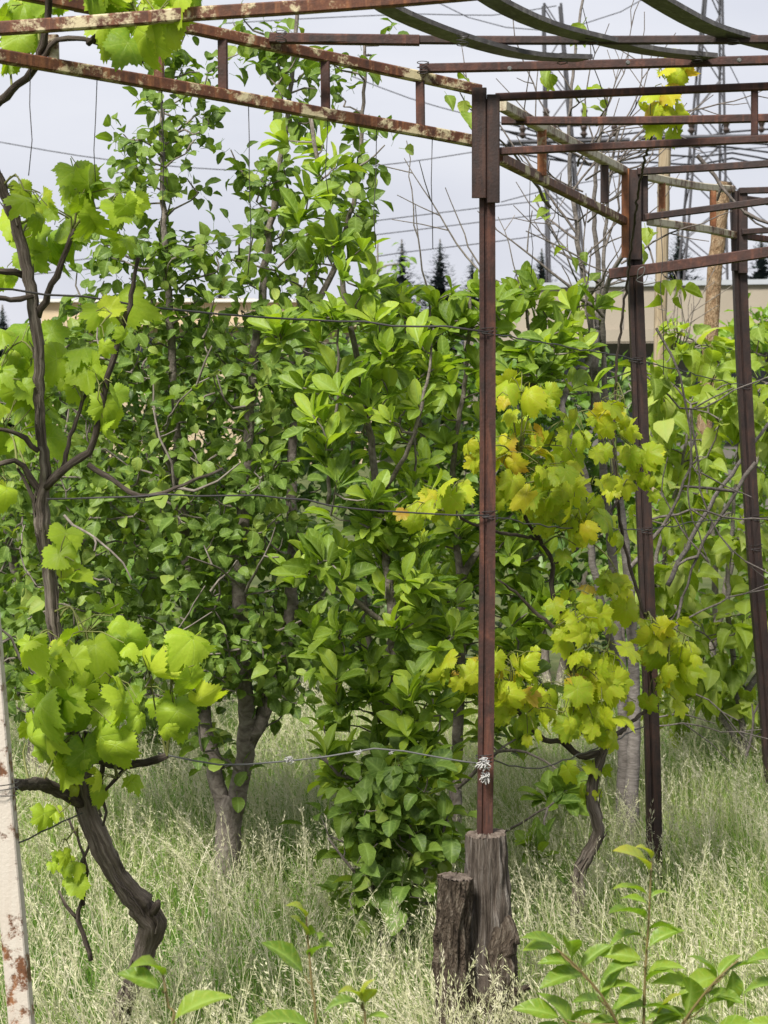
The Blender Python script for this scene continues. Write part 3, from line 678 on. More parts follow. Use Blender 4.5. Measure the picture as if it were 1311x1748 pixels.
# ladder beams on to the second and third posts
steel('upper_chord', [(856, 180, D1 + .05), (960, 236, 5.55), (1066, 292, D2 - .02)], 0.026, 0.026, 'rust_pale')
steel('lower_chord', [(850, 269, D1 + .05), (955, 322, 5.55), (1066, 378, D2 - .02)], 0.026, 0.026, 'rust_lichen')
for x, y0, y1, Y, mt in ((925, 222, 300, 5.32, 'rust_orange'), (1032, 280, 346, 6.1, 'rust_dark')):
    steel('strut', [(x, y1, Y), (x, y0, Y)], 0.024, 0.024, mt, VUP)
steel('upper_chord', [(1098, 300, D2 + .06), (1150, 311, 6.8), (1200, 319, 7.2), (1250, 323, D3 - .03)], 0.026, 0.026, 'rust_pale')
steel('lower_chord', [(1110, 378, D2 + .06), (1165, 386, 6.8), (1210, 392, 7.2), (1254, 402, D3 - .03)], 0.026, 0.026, 'rust_pale')
for x, y0, y1, Y in ((1130, 312, 376, 6.66), (1217, 326, 388, 7.25)): steel('strut', [(x, y1, Y), (x, y0, Y)], 0.022, 0.022, 'rust_orange', VUP)
# roof rails running to the right
RAILS = [((460, 66, bd(465) - .02), (900, 69, 4.58), (1420, 67, 4.5), .019, 'rust_dark'), ((716, 117, bd(722) - .03), (1000, 111, 4.80), (1420, 100, 4.72), .022, 'rust'),
         ((846, 166, D1 - .02), (1100, 156, 4.84), (1420, 143, 4.76), .019, 'rust'), ((856, 206, 5.14), (1100, 206, 5.1), (1420, 199, 5.05), .021, 'rust'),
         ((848, 259, D1 - .02), (1100, 247, 4.84), (1420, 232, 4.76), .019, 'rust'), ((1088, 293, D2 - .05), (1200, 287, 6.35), (1420, 272, 6.25), .023, 'rust_dark'),
         ((1100, 371, D2 - .07), (1200, 358, 6.35), (1420, 328, 6.25), .022, 'rust_dark'), ((1040, 468, D2 - .075), (1180, 450, 6.3), (1420, 414, 6.2), .034, 'rust'),
         ((1262, 326, D3 - .05), (1330, 324, 7.5), (1420, 320, 7.4), .024, 'rust_dark'), ((1266, 396, D3 - .06), (1330, 392, 7.5), (1420, 386, 7.4), .022, 'rust_dark'),
         ((1260, 338, D3 + .03), (1320, 346, 7.7), (1420, 360, 7.9), .024, 'rust_dark'), ((1262, 402, D3 + .03), (1320, 410, 7.7), (1420, 424, 7.9), .024, 'rust')]
rails = [steel('rail', [a, b, c], w, w, mt) for a, b, c, w, mt in RAILS]
steel('rail', [(460, 65, bd(465) - .022), (560, 67, 4.60), (716, 69, 4.59)], .024, .024, 'rust', label='thicker rusted sleeve end of the highest roof rail')
steel('strut', [(1288, 240, 4.80), (1288, 152, 4.80)], 0.016, 0.016, 'rust', VUP)
# long rail over the top of the frame, nearest the camera
steel('rail', [(-80, 54, 4.02), (160, 38, 4.05), (330, 24, 4.08), (520, 12, 4.1), (820, -12, 4.14), (1200, -50, 4.2)], .027, .027, 'rust_lichen', label='long lichen stained roof rail nearest the camera')
steel('rail', [(130, 10, 4.33), (190, 20, 4.38), (300, 28, 4.46)], .024, .024, 'rust_lichen')
# arched roof bands
bp = [(-.030, -.006), (.030, -.006), (.030, .005), (.024, .005), (.024, -.001), (-.024, -.001), (-.024, .005), (-.030, .005)]
for pts in ([(600, -30, 4.30), (660, 12, 4.35), (740, 48, 4.44), (830, 78, 4.56), (910, 95, 4.66), (998, 99, 4.75)],
            [(780, -40, 4.28), (850, 5, 4.34), (930, 42, 4.44), (1020, 66, 4.55), (1110, 86, 4.65), (1212, 97, 4.74)],
            [(1060, -40, 4.26), (1130, 4, 4.33), (1200, 42, 4.43), (1260, 62, 4.53), (1330, 80, 4.63), (1420, 96, 4.72)]):
    steel('roof_band', pts, 0, 0, 'band', prof=bp, step=0.04)
for x, y, Y in ((432, 116, 0), ): pass
for x, y, Y in ((870, 117, 4.78), (1072, 107, 4.76), (1262, 103, 4.74)):
    mb = MB(); p = P(x, y, Y - .012); tube(mb, [p, p + np.array([0, -.006, 0])], [.006, .004], 8); mb.build('bolt', M['wire_grey'], rails[1])
# wire ties where bands, rails and wires are lashed on
def coil(c, rx, rz, turns, r, tilt=0.2, depth=0.02):
    a = np.linspace(0, turns * 6.283, int(16 * turns)); return [c + np.array([rx * math.cos(t), -depth * math.sin(t), rz * t / (turns * 6.283) - rz / 2 + tilt * rx * math.cos(t * .5)]) for t in a], r
TIES = [(790, 68, 4.44, .014, .03), (1010, 66, 4.53, .014, .03), (1252, 66, 4.50, .014, .03), (960, 100, 4.7, .012, .03), (1190, 97, 4.7, .012, .03), (480, 62, 4.55, .012, .03), (722, 115, 4.78, .014, .035),
        (832, 566, D1, .024, .012), (833, 879, D1, .024, .018), (829, 1292, D1, .024, .012), (1088, 615, D2, .028, .01), (1102, 905, D2, .028, .012), (1272, 660, D3, .03, .01), (1290, 884, D3, .03, .02), (1288, 935, D3, .03, .02), (2, 1345, D0, .036, .014)]
for x, y, Y, rx, rz in TIES:
    pts, r = coil(P(x, y, Y), rx, rz, 3, .0011, .3, rx if Y > 4.85 or x < 50 else .02); mb = MB(); tube(mb, pts, r, 4); mb.build('wire_tie', M['wire'], {D1: post1, D2: post2, D3: post3, D0: post0}.get(Y, perg))
pts = [P(1088, 476, 6.25), P(1090, 460, 6.24), P(1100, 456, 6.24), P(1098, 468, 6.24), P(1086, 478, 6.25), P(1100, 482, 6.25), P(1106, 470, 6.25)]
mb = MB(); tube(mb, resample(pts, .005), .0014, 4); mb.build('wire_tie', M['wire_grey'], perg)

# ------------------------------------------------------------------ trellis wires
def wire(pts, r, label, mat='wire', group='wires strung on the pergola', wob=0.002, name='trellis_wire', cat='wire'):
    pth = resample([P(*p) for p in pts], 0.06); pth[1:-1] += R.normal(0, wob, pth[1:-1].shape); mb = MB(); tube(mb, pth, r, 5); tag(mb.build(name, M[mat], None, True), label, cat, None, group)
wire([(-40, 492, 4.3), (80, 502, 4.4), (200, 515, 4.5), (330, 533, 4.6), (460, 542, 4.7), (620, 552, 4.8), (760, 560, 4.86), (832, 567, 4.87)], .0026, 'uppermost dark trellis wire tied to the nearest post')
wire([(80, 852, 4.5), (280, 846, 4.55), (440, 846, 4.65), (600, 866, 4.75), (720, 878, 4.83), (832, 880, 4.87)], .0022, 'middle trellis wire tied to the nearest post')
wire([(270, 1286, 4.6), (330, 1300, 4.65), (420, 1304, 4.7), (500, 1297, 4.75), (560, 1290, 4.78), (640, 1278, 4.8), (740, 1292, 4.84), (829, 1305, 4.87)], .0022, 'lowest pale trellis wire running left from the white string knot', 'wire_grey')
wire([(829, 1292, 4.88), (910, 1312, 5.2), (1000, 1284, 5.6), (1100, 1240, 6.3)], .0022, 'lowest trellis wire running right from the nearest post')
wire([(833, 879, 4.88), (950, 900, 5.4), (1101, 905, 6.35)], .002, 'thin middle wire between the nearest and second posts')
wire([(832, 566, 4.88), (950, 590, 5.4), (1088, 615, 6.35), (1272, 660, 7.5)], .002, 'thin upper wire linking the three rusted posts')
wire([(1101, 905, 6.35), (1200, 890, 6.9), (1289, 884, 7.5), (1360, 880, 7.9)], .002, 'thin middle wire between the second and third posts')
wire([(28, 1440, 4.2), (70, 1418, 4.35), (140, 1388, 4.6)], .002, 'short wire from the white post to the left vine')
for i, (x, y0, y1, lab) in enumerate(((52, 104, 300, 'hanging wire nearest the left edge below the ladder beam'), (166, 128, 310, 'hanging wire above the top left leaf cluster'), (276, 146, 420, 'hanging wire in front of the tall pear leader'),
        (424, 172, 470, 'long hanging wire left of the middle pear leader'), (560, 200, 330, 'short hanging wire below the third beam strut'), (643, 214, 424, 'hanging wire in the open sky left of the nearest post'),
        (738, 232, 425, 'kinked hanging wire close to the nearest post'), (905, 300, 470, 'hanging wire right of the nearest post sleeve'), (950, 330, 410, 'short hanging wire below the orange strut'),
        (1128, 386, 640, 'hanging wire beside the smooth wooden pole'))):
    Y = bd(x) if x < 820 else 5.3
    wire([(x, y0, Y), (x + R.uniform(-5, 5), y0 * .6 + y1 * .4, Y), (x + R.uniform(-7, 7), y0 * .3 + y1 * .7, Y), (x + R.uniform(-4, 6), y1, Y)], .0011, lab, 'wire', 'wires hanging from the pergola', .003, 'hanging_wire')

# knotted string on the wires
def knot(px, py, Y, s, label, n=26):
    c = P(px, py, Y); t = thing('string_knot', label, 'string', c); mb = MB()
    for i in range(n):
        a = c + rdir() * s * R.uniform(.2, .6); tube(mb, resample([a, a + rdir() * s * .5, a + rdir() * s * .9 + np.array([0, 0, -s * .25])], s * .2), s * R.uniform(.06, .12), 4)
    mb.build('strands', M['string'], t, True)['kind'] = 'stuff'
knot(826, 1303, 4.845, .017, 'white string knotted round the nearest post', 40); knot(829, 1325, 4.845, .014, 'frayed white string ends below the knot on the nearest post')
knot(495, 1296, 4.74, .011, 'grey string knot on the lowest wire, left one', 18); knot(612, 1284, 4.79, .010, 'grey string knot on the lowest wire, middle one', 16); knot(668, 1284, 4.81, .006, 'tiny string knot on the lowest wire nearest the post', 12)

# ------------------------------------------------------------------ stumps at the post foot
def stump(name, pts, r, mat, label, seed, amp=.06, tilt=0.0):
    pth = resample([P(*p) for p in pts], .009); base = pth[0].copy(); base[2] = 0; t = thing(name, label, 'stump', base)
    rad = np.interp(np.linspace(0, 1, len(pth)), np.linspace(0, 1, len(r)), r); mb = MB(); sd = 72
    r_ = np.random.RandomState(seed); tab = r_.normal(0, 1, (80, sd)); 
    for _ in range(3): tab = (tab + np.roll(tab, 1, 0) + np.roll(tab, 2, 0) + np.roll(tab, 3, 0)) / 3.0
    tab = (tab + .6 * np.roll(tab, 1, 1)) * 1.6; fl = r_.normal(0, 1, sd); fl = (fl + np.roll(fl, 1) + .5 * np.roll(fl, 2)) / 1.6
    def rf(tt, th, i): return 1 + amp * np.sin(2 * th + seed) * .9 + amp * .22 * fl + amp * .55 * tab[i % 80]
    tube(mb, pth, rad, sd, rf, False); mb.build('bark', M[mat], t, True)
    T = nrm(pth[-1] - pth[-2]); mb = MB(); n = len(pth) - 1
    Tn, N, B = frames(pth); th = np.arange(sd) * 6.2832 / sd; rr = rad[-1] * rf(1, th, n)
    V = [pth[-1]] + [pth[-1] + q * (math.cos(x) * N[-1] + math.sin(x) * B[-1]) * f + T * (r_.normal(0, .003) + z) for f, z in ((.55, .004), (1.0, 0.0)) for x, q in zip(th, rr)]
    Fs = [(0, 1 + i, 1 + (i + 1) % sd) for i in range(sd)] + [(1 + i, 1 + sd + i, 1 + sd + (i + 1) % sd, 1 + (i + 1) % sd) for i in range(sd)]
    mb.add(V, Fs); mb.build('cut_top', M['cut_wood'], t, False); return t
Z0 = HY + CZ * F / D1
s1 = stump('wooden_stump', [(838, 1880, D1 + .0), (838, 1760, D1), (834, 1600, D1), (830, 1424, D1)], [.085, .075, .056, .051], 'stump_grey', 'tall weathered grey post stump carrying the nearest rusted post', 3, .06)
s2 = stump('wooden_stump', [(776, 1880, D1 - .08), (775, 1740, D1 - .08), (772, 1600, D1 - .08), (778, 1497, D1 - .08)], [.062, .050, .043, .040], 'stump_brown', 'shorter brown stump with crumbling bark left of the grey one', 8, .11)
# burl on the right of the grey stump
c = P(848, 1628, D1 - .03); mb = MB(); tube(mb, resample([c + np.array([-.03, 0, -.17]), c + np.array([-.005, -.01, -.08]), c, c + np.array([.015, .01, .055]), c + np.array([0, .03, .085])], .012), np.interp(np.linspace(0, 1, 24), [0, .3, .6, .85, 1], [.050, .042, .043, .030, .006])[:len(resample([c + np.array([-.03, 0, -.17]), c + np.array([-.005, -.01, -.08]), c, c + np.array([.015, .01, .055]), c + np.array([0, .03, .085])], .012))], 24, knob(.13, 5, 7, 5)); mb.build('burl', M['stump_brown'], s1, True)
for pp in ([(868, 1580, D1 - .03), (880, 1600, D1 - .05), (884, 1612, D1 - .06)], [(866, 1700, D1 - .04), (888, 1690, D1 - .08), (905, 1684, D1 - .1)]):
    mb = MB(); tube(mb, resample([P(*q) for q in pp], .012), np.linspace(.016, .006, len(resample([P(*q) for q in pp], .012))), 8); mb.build('snag', M['stump_brown'], s1, True)

# ================================================================== GRAPE VINES
def vine(name, label, trunks, canes, clusters, kind, group=None, grow_n=1.0, grow_s=1.0, grow_r=1.0):
    base = P(*trunks[0][0][0]); base[2] = max(0, base[2]); t = thing(name, label, 'vine', base, group); nodes = []
    for pts, r in trunks:
        pth = resample([P(*p) for p in pts], .015); pth[1:-1] += R.normal(0, .0012, pth[1:-1].shape); rr = np.interp(np.linspace(0, 1, len(pth)), np.linspace(0, 1, len(r)), r)
        mb = MB(); tube(mb, pth, rr, 22, knob(.17, 3, 6.0, R.randint(999))); mb.build('trunk', M['vine_bark'], t, True); nodes.append(pth)
        # loose bark strips
        mb = MB()
        for _ in range(int(len(pth) * .9)):
            i = R.randint(2, len(pth) - 8); q = rdir(); q = nrm(q - np.array([0, 0, 1]) * q[2]); o = rr[i] * 1.04
            m = R.randint(4, 8); seg = pth[i:i + m] + q * o + np.linspace(0, 1, m)[:, None] ** 2 * rdir() * .012; tube(mb, seg, np.linspace(.0036, .0012, len(seg)), 3, None, False)
        mb.build('bark_strips', M['vine_bark'], t, True)['kind'] = 'stuff'
    for pts, r0, r1 in canes:
        pth = resample([P(*p) for p in pts], .02); pth[1:-1] += R.normal(0, .002, pth[1:-1].shape); mb = MB(); rr = np.linspace(r0, r1, len(pth)) * (1 + .18 * np.abs(np.sin(np.arange(len(pth)) * .9)) ** 6)
        tube(mb, pth, rr, 10, knob(.08, 2, 6, R.randint(999))); mb.build('cane', M['cane'], t, True); nodes.append(pth)
    nodes = np.vstack(nodes); pos, ax, up, sz, tn = [], [], [], [], []; mb = MB()
    clusters = [(a, b, c * grow_r, d * grow_r, e, f * 1.3, int(g_ * grow_n), h_ * grow_s, i_) for (a, b, c, d, e, f, g_, h_, i_) in clusters]
    for (cx, cy, rx, ry, Y, dY, n, s, tt) in clusters:
        c = P(cx, cy, Y); root = nodes[np.argmin(np.linalg.norm(nodes - c, axis=1))]
        shoots = []
        for q in range(max(1, n // 5)):
            tip = P(cx + R.uniform(-.7, .7) * rx, cy + R.uniform(-.8, .5) * ry, Y + R.uniform(-.6, .6) * dY)
            rt = nodes[np.argmin(np.linalg.norm(nodes - tip, axis=1) + R.uniform(0, .05, len(nodes)))]
            pth = resample([rt, (rt + tip) / 2 + np.array([0, 0, .03]) + R.normal(0, .01, 3), tip], .02); shoots.append(pth); ms = MB(); tube(ms, pth, np.linspace(.0032, .0016, len(pth)), 5, None, False); ms.build('shoot', M['cane_green'], t, True)
        sh = np.vstack(shoots)
        for q in range(n):
            a = R.uniform(0, 6.28); rr = R.uniform(0, 1) ** .55; lp = P(cx + math.cos(a) * rr * rx, cy + math.sin(a) * rr * ry, Y + R.uniform(-1, 1) * dY)
            ss = s * R.uniform(.45, 1.2) / F * Y
            d = nrm(np.array([math.cos(a) * .55 * rr + R.normal(0, .3), R.normal(-.25, .3), -.55 - math.sin(a) * .55 * rr + R.normal(0, .3)]))
            at = lp - d * ss * .75
            pos.append(at); ax.append(d); up.append(np.array([R.normal(0, .75), -0.8 + R.normal(0, .45), .75 + R.normal(0, .6)])); sz.append(ss); tn.append(tt)
            k = np.argmin(np.linalg.norm(sh - at, axis=1)); g0 = sh[k]
            if np.linalg.norm(at - g0) > .01: tube(mb, [g0, (g0 + at) / 2 + np.array([0, 0, .012]), at], [.0016, .0013, .0012], 4, None, False)
    mb.build('petioles', M['cane_green'], t, True)['kind'] = 'stuff'
    add_leaves(t, kind, np.array(pos), np.array(ax), np.array(up), R.normal(0, .15, len(pos)), np.array(sz), np.array(tn), 300)
    return t
M['cane_green'] = plain('green_brown_shoot', (0.16, 0.17, 0.05), 0.6)
VY = 4.62
vine('grape_vine', 'old twisted grape vine with bright green leaves beside the white post', [
    ([(190, 1790, 4.95), (205, 1735, 4.92), (232, 1668, 4.88), (252, 1610, 4.85), (258, 1572, 4.82), (240, 1545, 4.8), (200, 1492, 4.76), (168, 1430, 4.72), (148, 1375, 4.7), (138, 1330, 4.68), (150, 1250, 4.66)],
     [.030, .024, .021, .022, .031, .027, .021, .027, .024, .020, .008]),
    ([(140, 1345, 4.69), (128, 1262, 4.67), (108, 1160, 4.65), (90, 1060, 4.64), (84, 985, 4.63), (72, 905, 4.62), (70, 850, 4.61), (78, 815, 4.6), (72, 770, 4.58), (66, 680, 4.56), (66, 600, 4.54), (54, 500, 4.52), (32, 400, 4.5), (8, 330, 4.47), (-20, 270, 4.44), (-45, 200, 4.4)],
     [.019, .015, .014, .015, .014, .012, .017, .013, .0105, .012, .0105, .012, .012, .011, .010, .010])],
    [([(258, 1560, 4.8), (266, 1548, 4.77), (270, 1540, 4.75)], .012, .007), ([(140, 1372, 4.7), (100, 1350, 4.6), (60, 1338, 4.45), (22, 1340, 4.26)], .016, .011),
     ([(140, 1275, 4.67), (165, 1292, 4.64), (205, 1305, 4.62), (250, 1300, 4.6), (285, 1290, 4.58)], .015, .007),
     ([(78, 832, 4.6), (110, 800, 4.58), (150, 770, 4.56), (168, 720, 4.54), (182, 660, 4.52), (200, 590, 4.5), (222, 520, 4.48), (236, 440, 4.46)], .010, .004),
     ([(105, 805, 4.59), (118, 760, 4.6), (135, 700, 4.6), (160, 640, 4.6)], .006, .003),
     ([(74, 842, 4.61), (52, 812, 4.6), (24, 786, 4.58), (-20, 800, 4.56)], .008, .005),
     ([(150, 792, 4.56), (190, 818, 4.56), (240, 848, 4.56), (300, 832, 4.58), (380, 800, 4.66)], .006, .003),
     ([(64, 540, 4.53), (88, 488, 4.5), (110, 440, 4.48), (126, 390, 4.46)], .009, .005),
     ([(40, 470, 4.52), (10, 465, 4.48), (-40, 455, 4.45)], .008, .006), ([(60, 505, 4.52), (20, 512, 4.48), (-40, 500, 4.45)], .006, .005),
     ([(-45, 210, 4.4), (0, 172, 4.36), (30, 146, 4.33), (58, 118, 4.3), (70, 90, 4.28), (80, 40, 4.25), (84, -30, 4.2)], .011, .006),
     ([(58, 118, 4.3), (100, 70, 4.26), (160, 72, 4.24), (210, 92, 4.24), (246, 106, 4.24)], .007, .004), ([(150, 75, 4.24), (178, 40, 4.22), (190, -30, 4.2)], .006, .004),
     ([(142, 1545, 4.86), (136, 1480, 4.84), (152, 1440, 4.8), (140, 1400, 4.76)], .005, .003),
     ([(155, 1640, 4.88), (134, 1570, 4.87), (142, 1530, 4.86), (146, 1470, 4.84), (118, 1400, 4.82)], .006, .003), ([(134, 1570, 4.87), (112, 1545, 4.86), (100, 1520, 4.86)], .005, .003),
     ([(176, 1300, 4.63), (172, 1345, 4.64), (182, 1385, 4.66), (176, 1410, 4.66)], .006, .003), ([(225, 1302, 4.62), (196, 1330, 4.62), (170, 1360, 4.62)], .005, .003),
     ([(66, 770, 4.56), (30, 740, 4.54), (-20, 730, 4.5)], .006, .004), ([(70, 880, 4.62), (46, 830, 4.6), (30, 800, 4.6)], .006, .003)],
    [(145, 345, 56, 46, 4.42, .06, 8, 92, .5), (55, 350, 40, 40, 4.46, .07, 6, 70, .6), (36, 440, 46, 60, 4.64, .06, 7, 80, .45), (205, 380, 34, 50, 4.46, .06, 4, 74, .5), (120, 420, 40, 40, 4.6, .05, 5, 74, .5),
     (56, 620, 64, 64, 4.66, .06, 9, 80, .45), (180, 560, 46, 50, 4.46, .06, 4, 78, .5), (180, 690, 36, 50, 4.5, .05, 4, 70, .6), (40, 720, 60, 70, 4.7, .06, 9, 84, .35), (116, 640, 46, 60, 4.6, .06, 5, 78, .5), (5, 640, 40, 80, 4.5, .1, 6, 84, .3), (8, 860, 22, 26, 4.5, .03, 2, 50, .7),
     (112, 965, 30, 36, 4.55, .03, 4, 66, .75), (130, 1000, 20, 30, 4.55, .02, 2, 60, .7),
     (176, 1115, 64, 54, 4.54, .09, 9, 88, .55), (292, 1180, 60, 76, 4.52, .07, 12, 84, .62), (75, 1130, 44, 50, 4.48, .06, 5, 74, .55), (72, 1235, 54, 66, 4.5, .1, 12, 86, .45), (180, 1220, 70, 70, 4.5, .08, 11, 86, .5),
     (125, 1290, 40, 40, 4.55, .05, 4, 72, .5), (160, 1345, 30, 26, 4.6, .05, 3, 56, .6), (215, 1345, 22, 24, 4.6, .03, 2, 52, .6), (90, 1385, 26, 20, 4.68, .03, 2, 56, .6), (118, 1460, 16, 30, 4.8, .03, 3, 48, .6), (112, 1505, 30, 34, 4.82, .03, 4, 58, .55),
     (250, 52, 86, 44, 4.17, .06, 13, 100, .6), (60, 32, 66, 46, 4.38, .06, 9, 90, .4), (160, 10, 60, 34, 4.2, .06, 7, 90, .5), (300, 10, 50, 26, 4.15, .06, 4, 90, .65), (12, 112, 18, 16, 4.38, .03, 2, 54, .6)], 'grape', None, 1.25, .86, 1.16)

VY2 = 5.75
vine('grape_vine', 'yellow leaved grape vine climbing between the nearest and second posts', [
    ([(982, 1590, VY2), (988, 1530, VY2), (990, 1490, VY2), (1010, 1450, VY2), (1022, 1415, VY2), (1010, 1370, VY2), (1012, 1330, VY2), (1026, 1288, VY2), (1040, 1262, VY2)], [.018, .017, .017, .018, .016, .017, .015, .014, .010])],
    [([(1030, 1285, VY2), (990, 1290, 5.72), (960, 1268, 5.7), (930, 1262, 5.65), (900, 1235, 5.6), (868, 1180, 5.5)], .010, .004),
     ([(965, 1268, 5.7), (972, 1210, 5.68), (978, 1150, 5.68), (968, 1070, 5.68), (945, 1020, 5.68), (942, 960, 5.68), (920, 920, 5.66), (890, 870, 5.6), (885, 800, 5.58)], .011, .004),
     ([(968, 1080, 5.68), (930, 1060, 5.7), (890, 1020, 5.7), (850, 990, 5.66)], .006, .003),
     ([(1040, 1265, VY2), (1070, 1240, 5.9), (1110, 1200, 6.05), (1112, 1140, 6.1), (1116, 1100, 6.1)], .008, .003),
     ([(942, 960, 5.68), (980, 940, 5.75), (1020, 900, 5.85), (1060, 850, 5.95), (1090, 800, 6.1)], .005, .003),
     ([(920, 920, 5.66), (860, 910, 5.5), (800, 890, 5.35), (760, 870, 5.3), (720, 875, 5.28)], .005, .003),
     ([(1116, 1100, 6.1), (1060, 900, 6.05), (1048, 700, 6.0), (1068, 500, 5.95), (1090, 330, 5.6), (1110, 240, 5.3), (1140, 170, 5.2), (1150, 120, 5.2)], .005, .003)],
    [(745, 872, 50, 36, 5.25, .06, 8, 66, .62), (812, 775, 22, 26, 5.45, .04, 3, 60, .7), (900, 700, 60, 34, 5.55, .08, 8, 66, .62), (880, 800, 56, 60, 5.5, .08, 11, 72, .7), (950, 800, 40, 70, 5.6, .08, 6, 70, .4),
     (960, 860, 60, 50, 5.55, .08, 10, 72, .55), (1000, 910, 50, 44, 5.6, .07, 8, 70, .5), (1046, 715, 26, 36, 5.8, .05, 4, 70, .8), (1095, 815, 28, 40, 5.95, .05, 5, 68, .55), (1055, 790, 30, 60, 5.9, .05, 4, 62, .6), (1000, 745, 40, 50, 5.75, .05, 4, 62, .5),
     (800, 1150, 46, 26, 5.4, .06, 8, 66, .72), (880, 1160, 50, 40, 5.5, .08, 9, 66, .6), (930, 1215, 60, 50, 5.55, .08, 10, 66, .6), (1000, 1060, 40, 50, 5.6, .06, 7, 72, .6), (1030, 1130, 46, 50, 5.6, .07, 9, 74, .55), (1010, 1200, 60, 46, 5.6, .08, 9, 72, .55), (1030, 1255, 26, 24, 5.65, .03, 3, 64, .65),
     (1145, 1110, 44, 46, 5.95, .06, 9, 72, .6), (1140, 1170, 40, 40, 6.0, .06, 6, 70, .45), (1130, 1095, 20, 24, 5.9, .03, 3, 60, .9), (1045, 1020, 40, 30, 5.75, .05, 4, 64, .5), (1000, 1340, 40, 30, 5.8, .06, 4, 52, .4),
     (1150, 135, 30, 20, 5.15, .03, 4, 62, .68), (1125, 188, 34, 22, 5.15, .04, 4, 66, .75), (1145, 215, 20, 20, 5.15, .03, 2, 58, .5)], 'grape_y', None, 2.1, .72, 1.36)

# ================================================================== FRUIT TREES
YA = 6.35
t = thing('pear_tree', 'tall pear tree with several upright leaders standing in the grass at left', 'tree', P(388, HY + CZ * F / YA, YA))
grow(t, [([(384, 1590, YA), (388, 1480, YA), (392, 1400, YA), (398, 1360, YA)], .050, .040),
         ([(388, 1400, YA), (364, 1300, YA + .02), (346, 1200, YA + .05), (322, 1000, YA + .08), (308, 850, YA + .05), (299, 700, YA), (288, 520, YA - .05), (280, 400, YA - .05), (277, 250, YA), (275, 110, YA), (270, -20, YA)], .027, .006),
         ([(400, 1385, YA), (420, 1270, YA - .03), (415, 1150, YA - .05), (409, 1000, YA - .05), (417, 850, YA - .03), (428, 680, YA), (450, 480, YA), (470, 330, YA), (490, 200, YA), (505, 60, YA), (512, -40, YA)], .031, .006),
         ([(425, 1262, YA - .03), (466, 1180, YA), (492, 1080, YA + .04), (500, 930, YA + .05), (497, 780, YA + .1), (512, 650, YA + .1), (545, 520, YA + .08), (590, 400, YA + .05), (615, 250, YA), (625, 60, YA)], .026, .005),
         ([(299, 830, YA), (285, 780, YA - .1), (270, 740, YA - .15), (262, 690, YA - .2)], .008, .004), ([(310, 835, YA), (340, 800, YA - .1), (380, 770, YA - .12)], .007, .003)],
     [(278, 250, 86, 150, YA, .25, .62), (300, 110, 64, 90, YA, .2, .6), (225, 260, 44, 70, YA, .2, .55), (345, 230, 44, 50, YA, .2, .55), (480, 120, 86, 110, YA, .25, .55), (560, 160, 60, 90, YA, .25, .42), (615, 230, 50, 76, YA, .2, .5), (640, 290, 34, 26, YA, .15, .6), (590, 330, 50, 90, YA, .25, .8), (440, 290, 60, 70, YA, .25, .75), (430, 60, 50, 60, YA, .2, .5), (630, 60, 50, 60, YA, .2, .35),
      (290, 430, 130, 70, YA, .35, .9), (180, 470, 70, 60, YA, .3, .5), (370, 480, 60, 70, YA, .3, .5), (480, 430, 80, 110, YA, .35, .9),
      (150, 620, 150, 80, YA + .1, .5, .9), (330, 640, 170, 110, YA + .1, .5, 1.0), (330, 545, 150, 40, YA, .35, .7), (180, 560, 90, 40, YA, .3, .6), (470, 540, 70, 50, YA, .3, .7), (90, 830, 150, 150, YA + .2, .5, .9), (290, 830, 180, 160, YA, .5, 1.0), (440, 780, 90, 200, YA, .45, .9), (180, 1030, 180, 130, YA + .2, .5, .9), (400, 1040, 130, 150, YA, .5, 1.0), (330, 1150, 150, 90, YA, .45, .9), (480, 1130, 60, 110, YA, .4, .9), (365, 1270, 50, 60, YA - .05, .25, .7), (60, 1080, 110, 120, YA + .2, .4, .7), (500, 620, 60, 120, YA, .4, .8), (520, 980, 50, 130, YA, .3, .7), (400, 1300, 40, 50, YA, .2, .5)],
     1.3, .0030, 'pear_bark', 'twig', spurs_pear(.078, (4, 7), 'pear', .54), 12, .05, .5, .32,
     bare=[([(300, 832, YA - .5), (330, 838, YA - .55), (370, 820, YA - .55), (410, 790, YA - .5)], .007, .003), ([(298, 838, YA - .5), (290, 790, YA - .55), (275, 745, YA - .55), (262, 700, YA - .5)], .006, .003), ([(335, 660, YA - .4), (350, 620, YA - .45), (362, 590, YA - .45)], .005, .003), ([(410, 1000, YA - .3), (360, 960, YA - .45), (320, 950, YA - .5)], .006, .003), ([(420, 1010, YA - .3), (450, 950, YA - .45), (470, 900, YA - .5)], .006, .003),
           ([(110, 880, YA - .3), (160, 920, YA - .4), (210, 960, YA - .45), (225, 990, YA - .45)], .006, .004), ([(300, 1180, YA - .3), (340, 1175, YA - .4), (400, 1180, YA - .3)], .008, .006), ([(440, 690, YA - .4), (400, 700, YA - .45), (380, 680, YA - .5), (370, 640, YA - .5)], .006, .003), ([(215, 1230, YA - .3), (330, 1030, YA - .4), (350, 1000, YA - .4)], .004, .003), ([(60, 1150, YA - .8), (20, 1090, YA - .85), (-30, 1060, YA - .9)], .006, .004)])

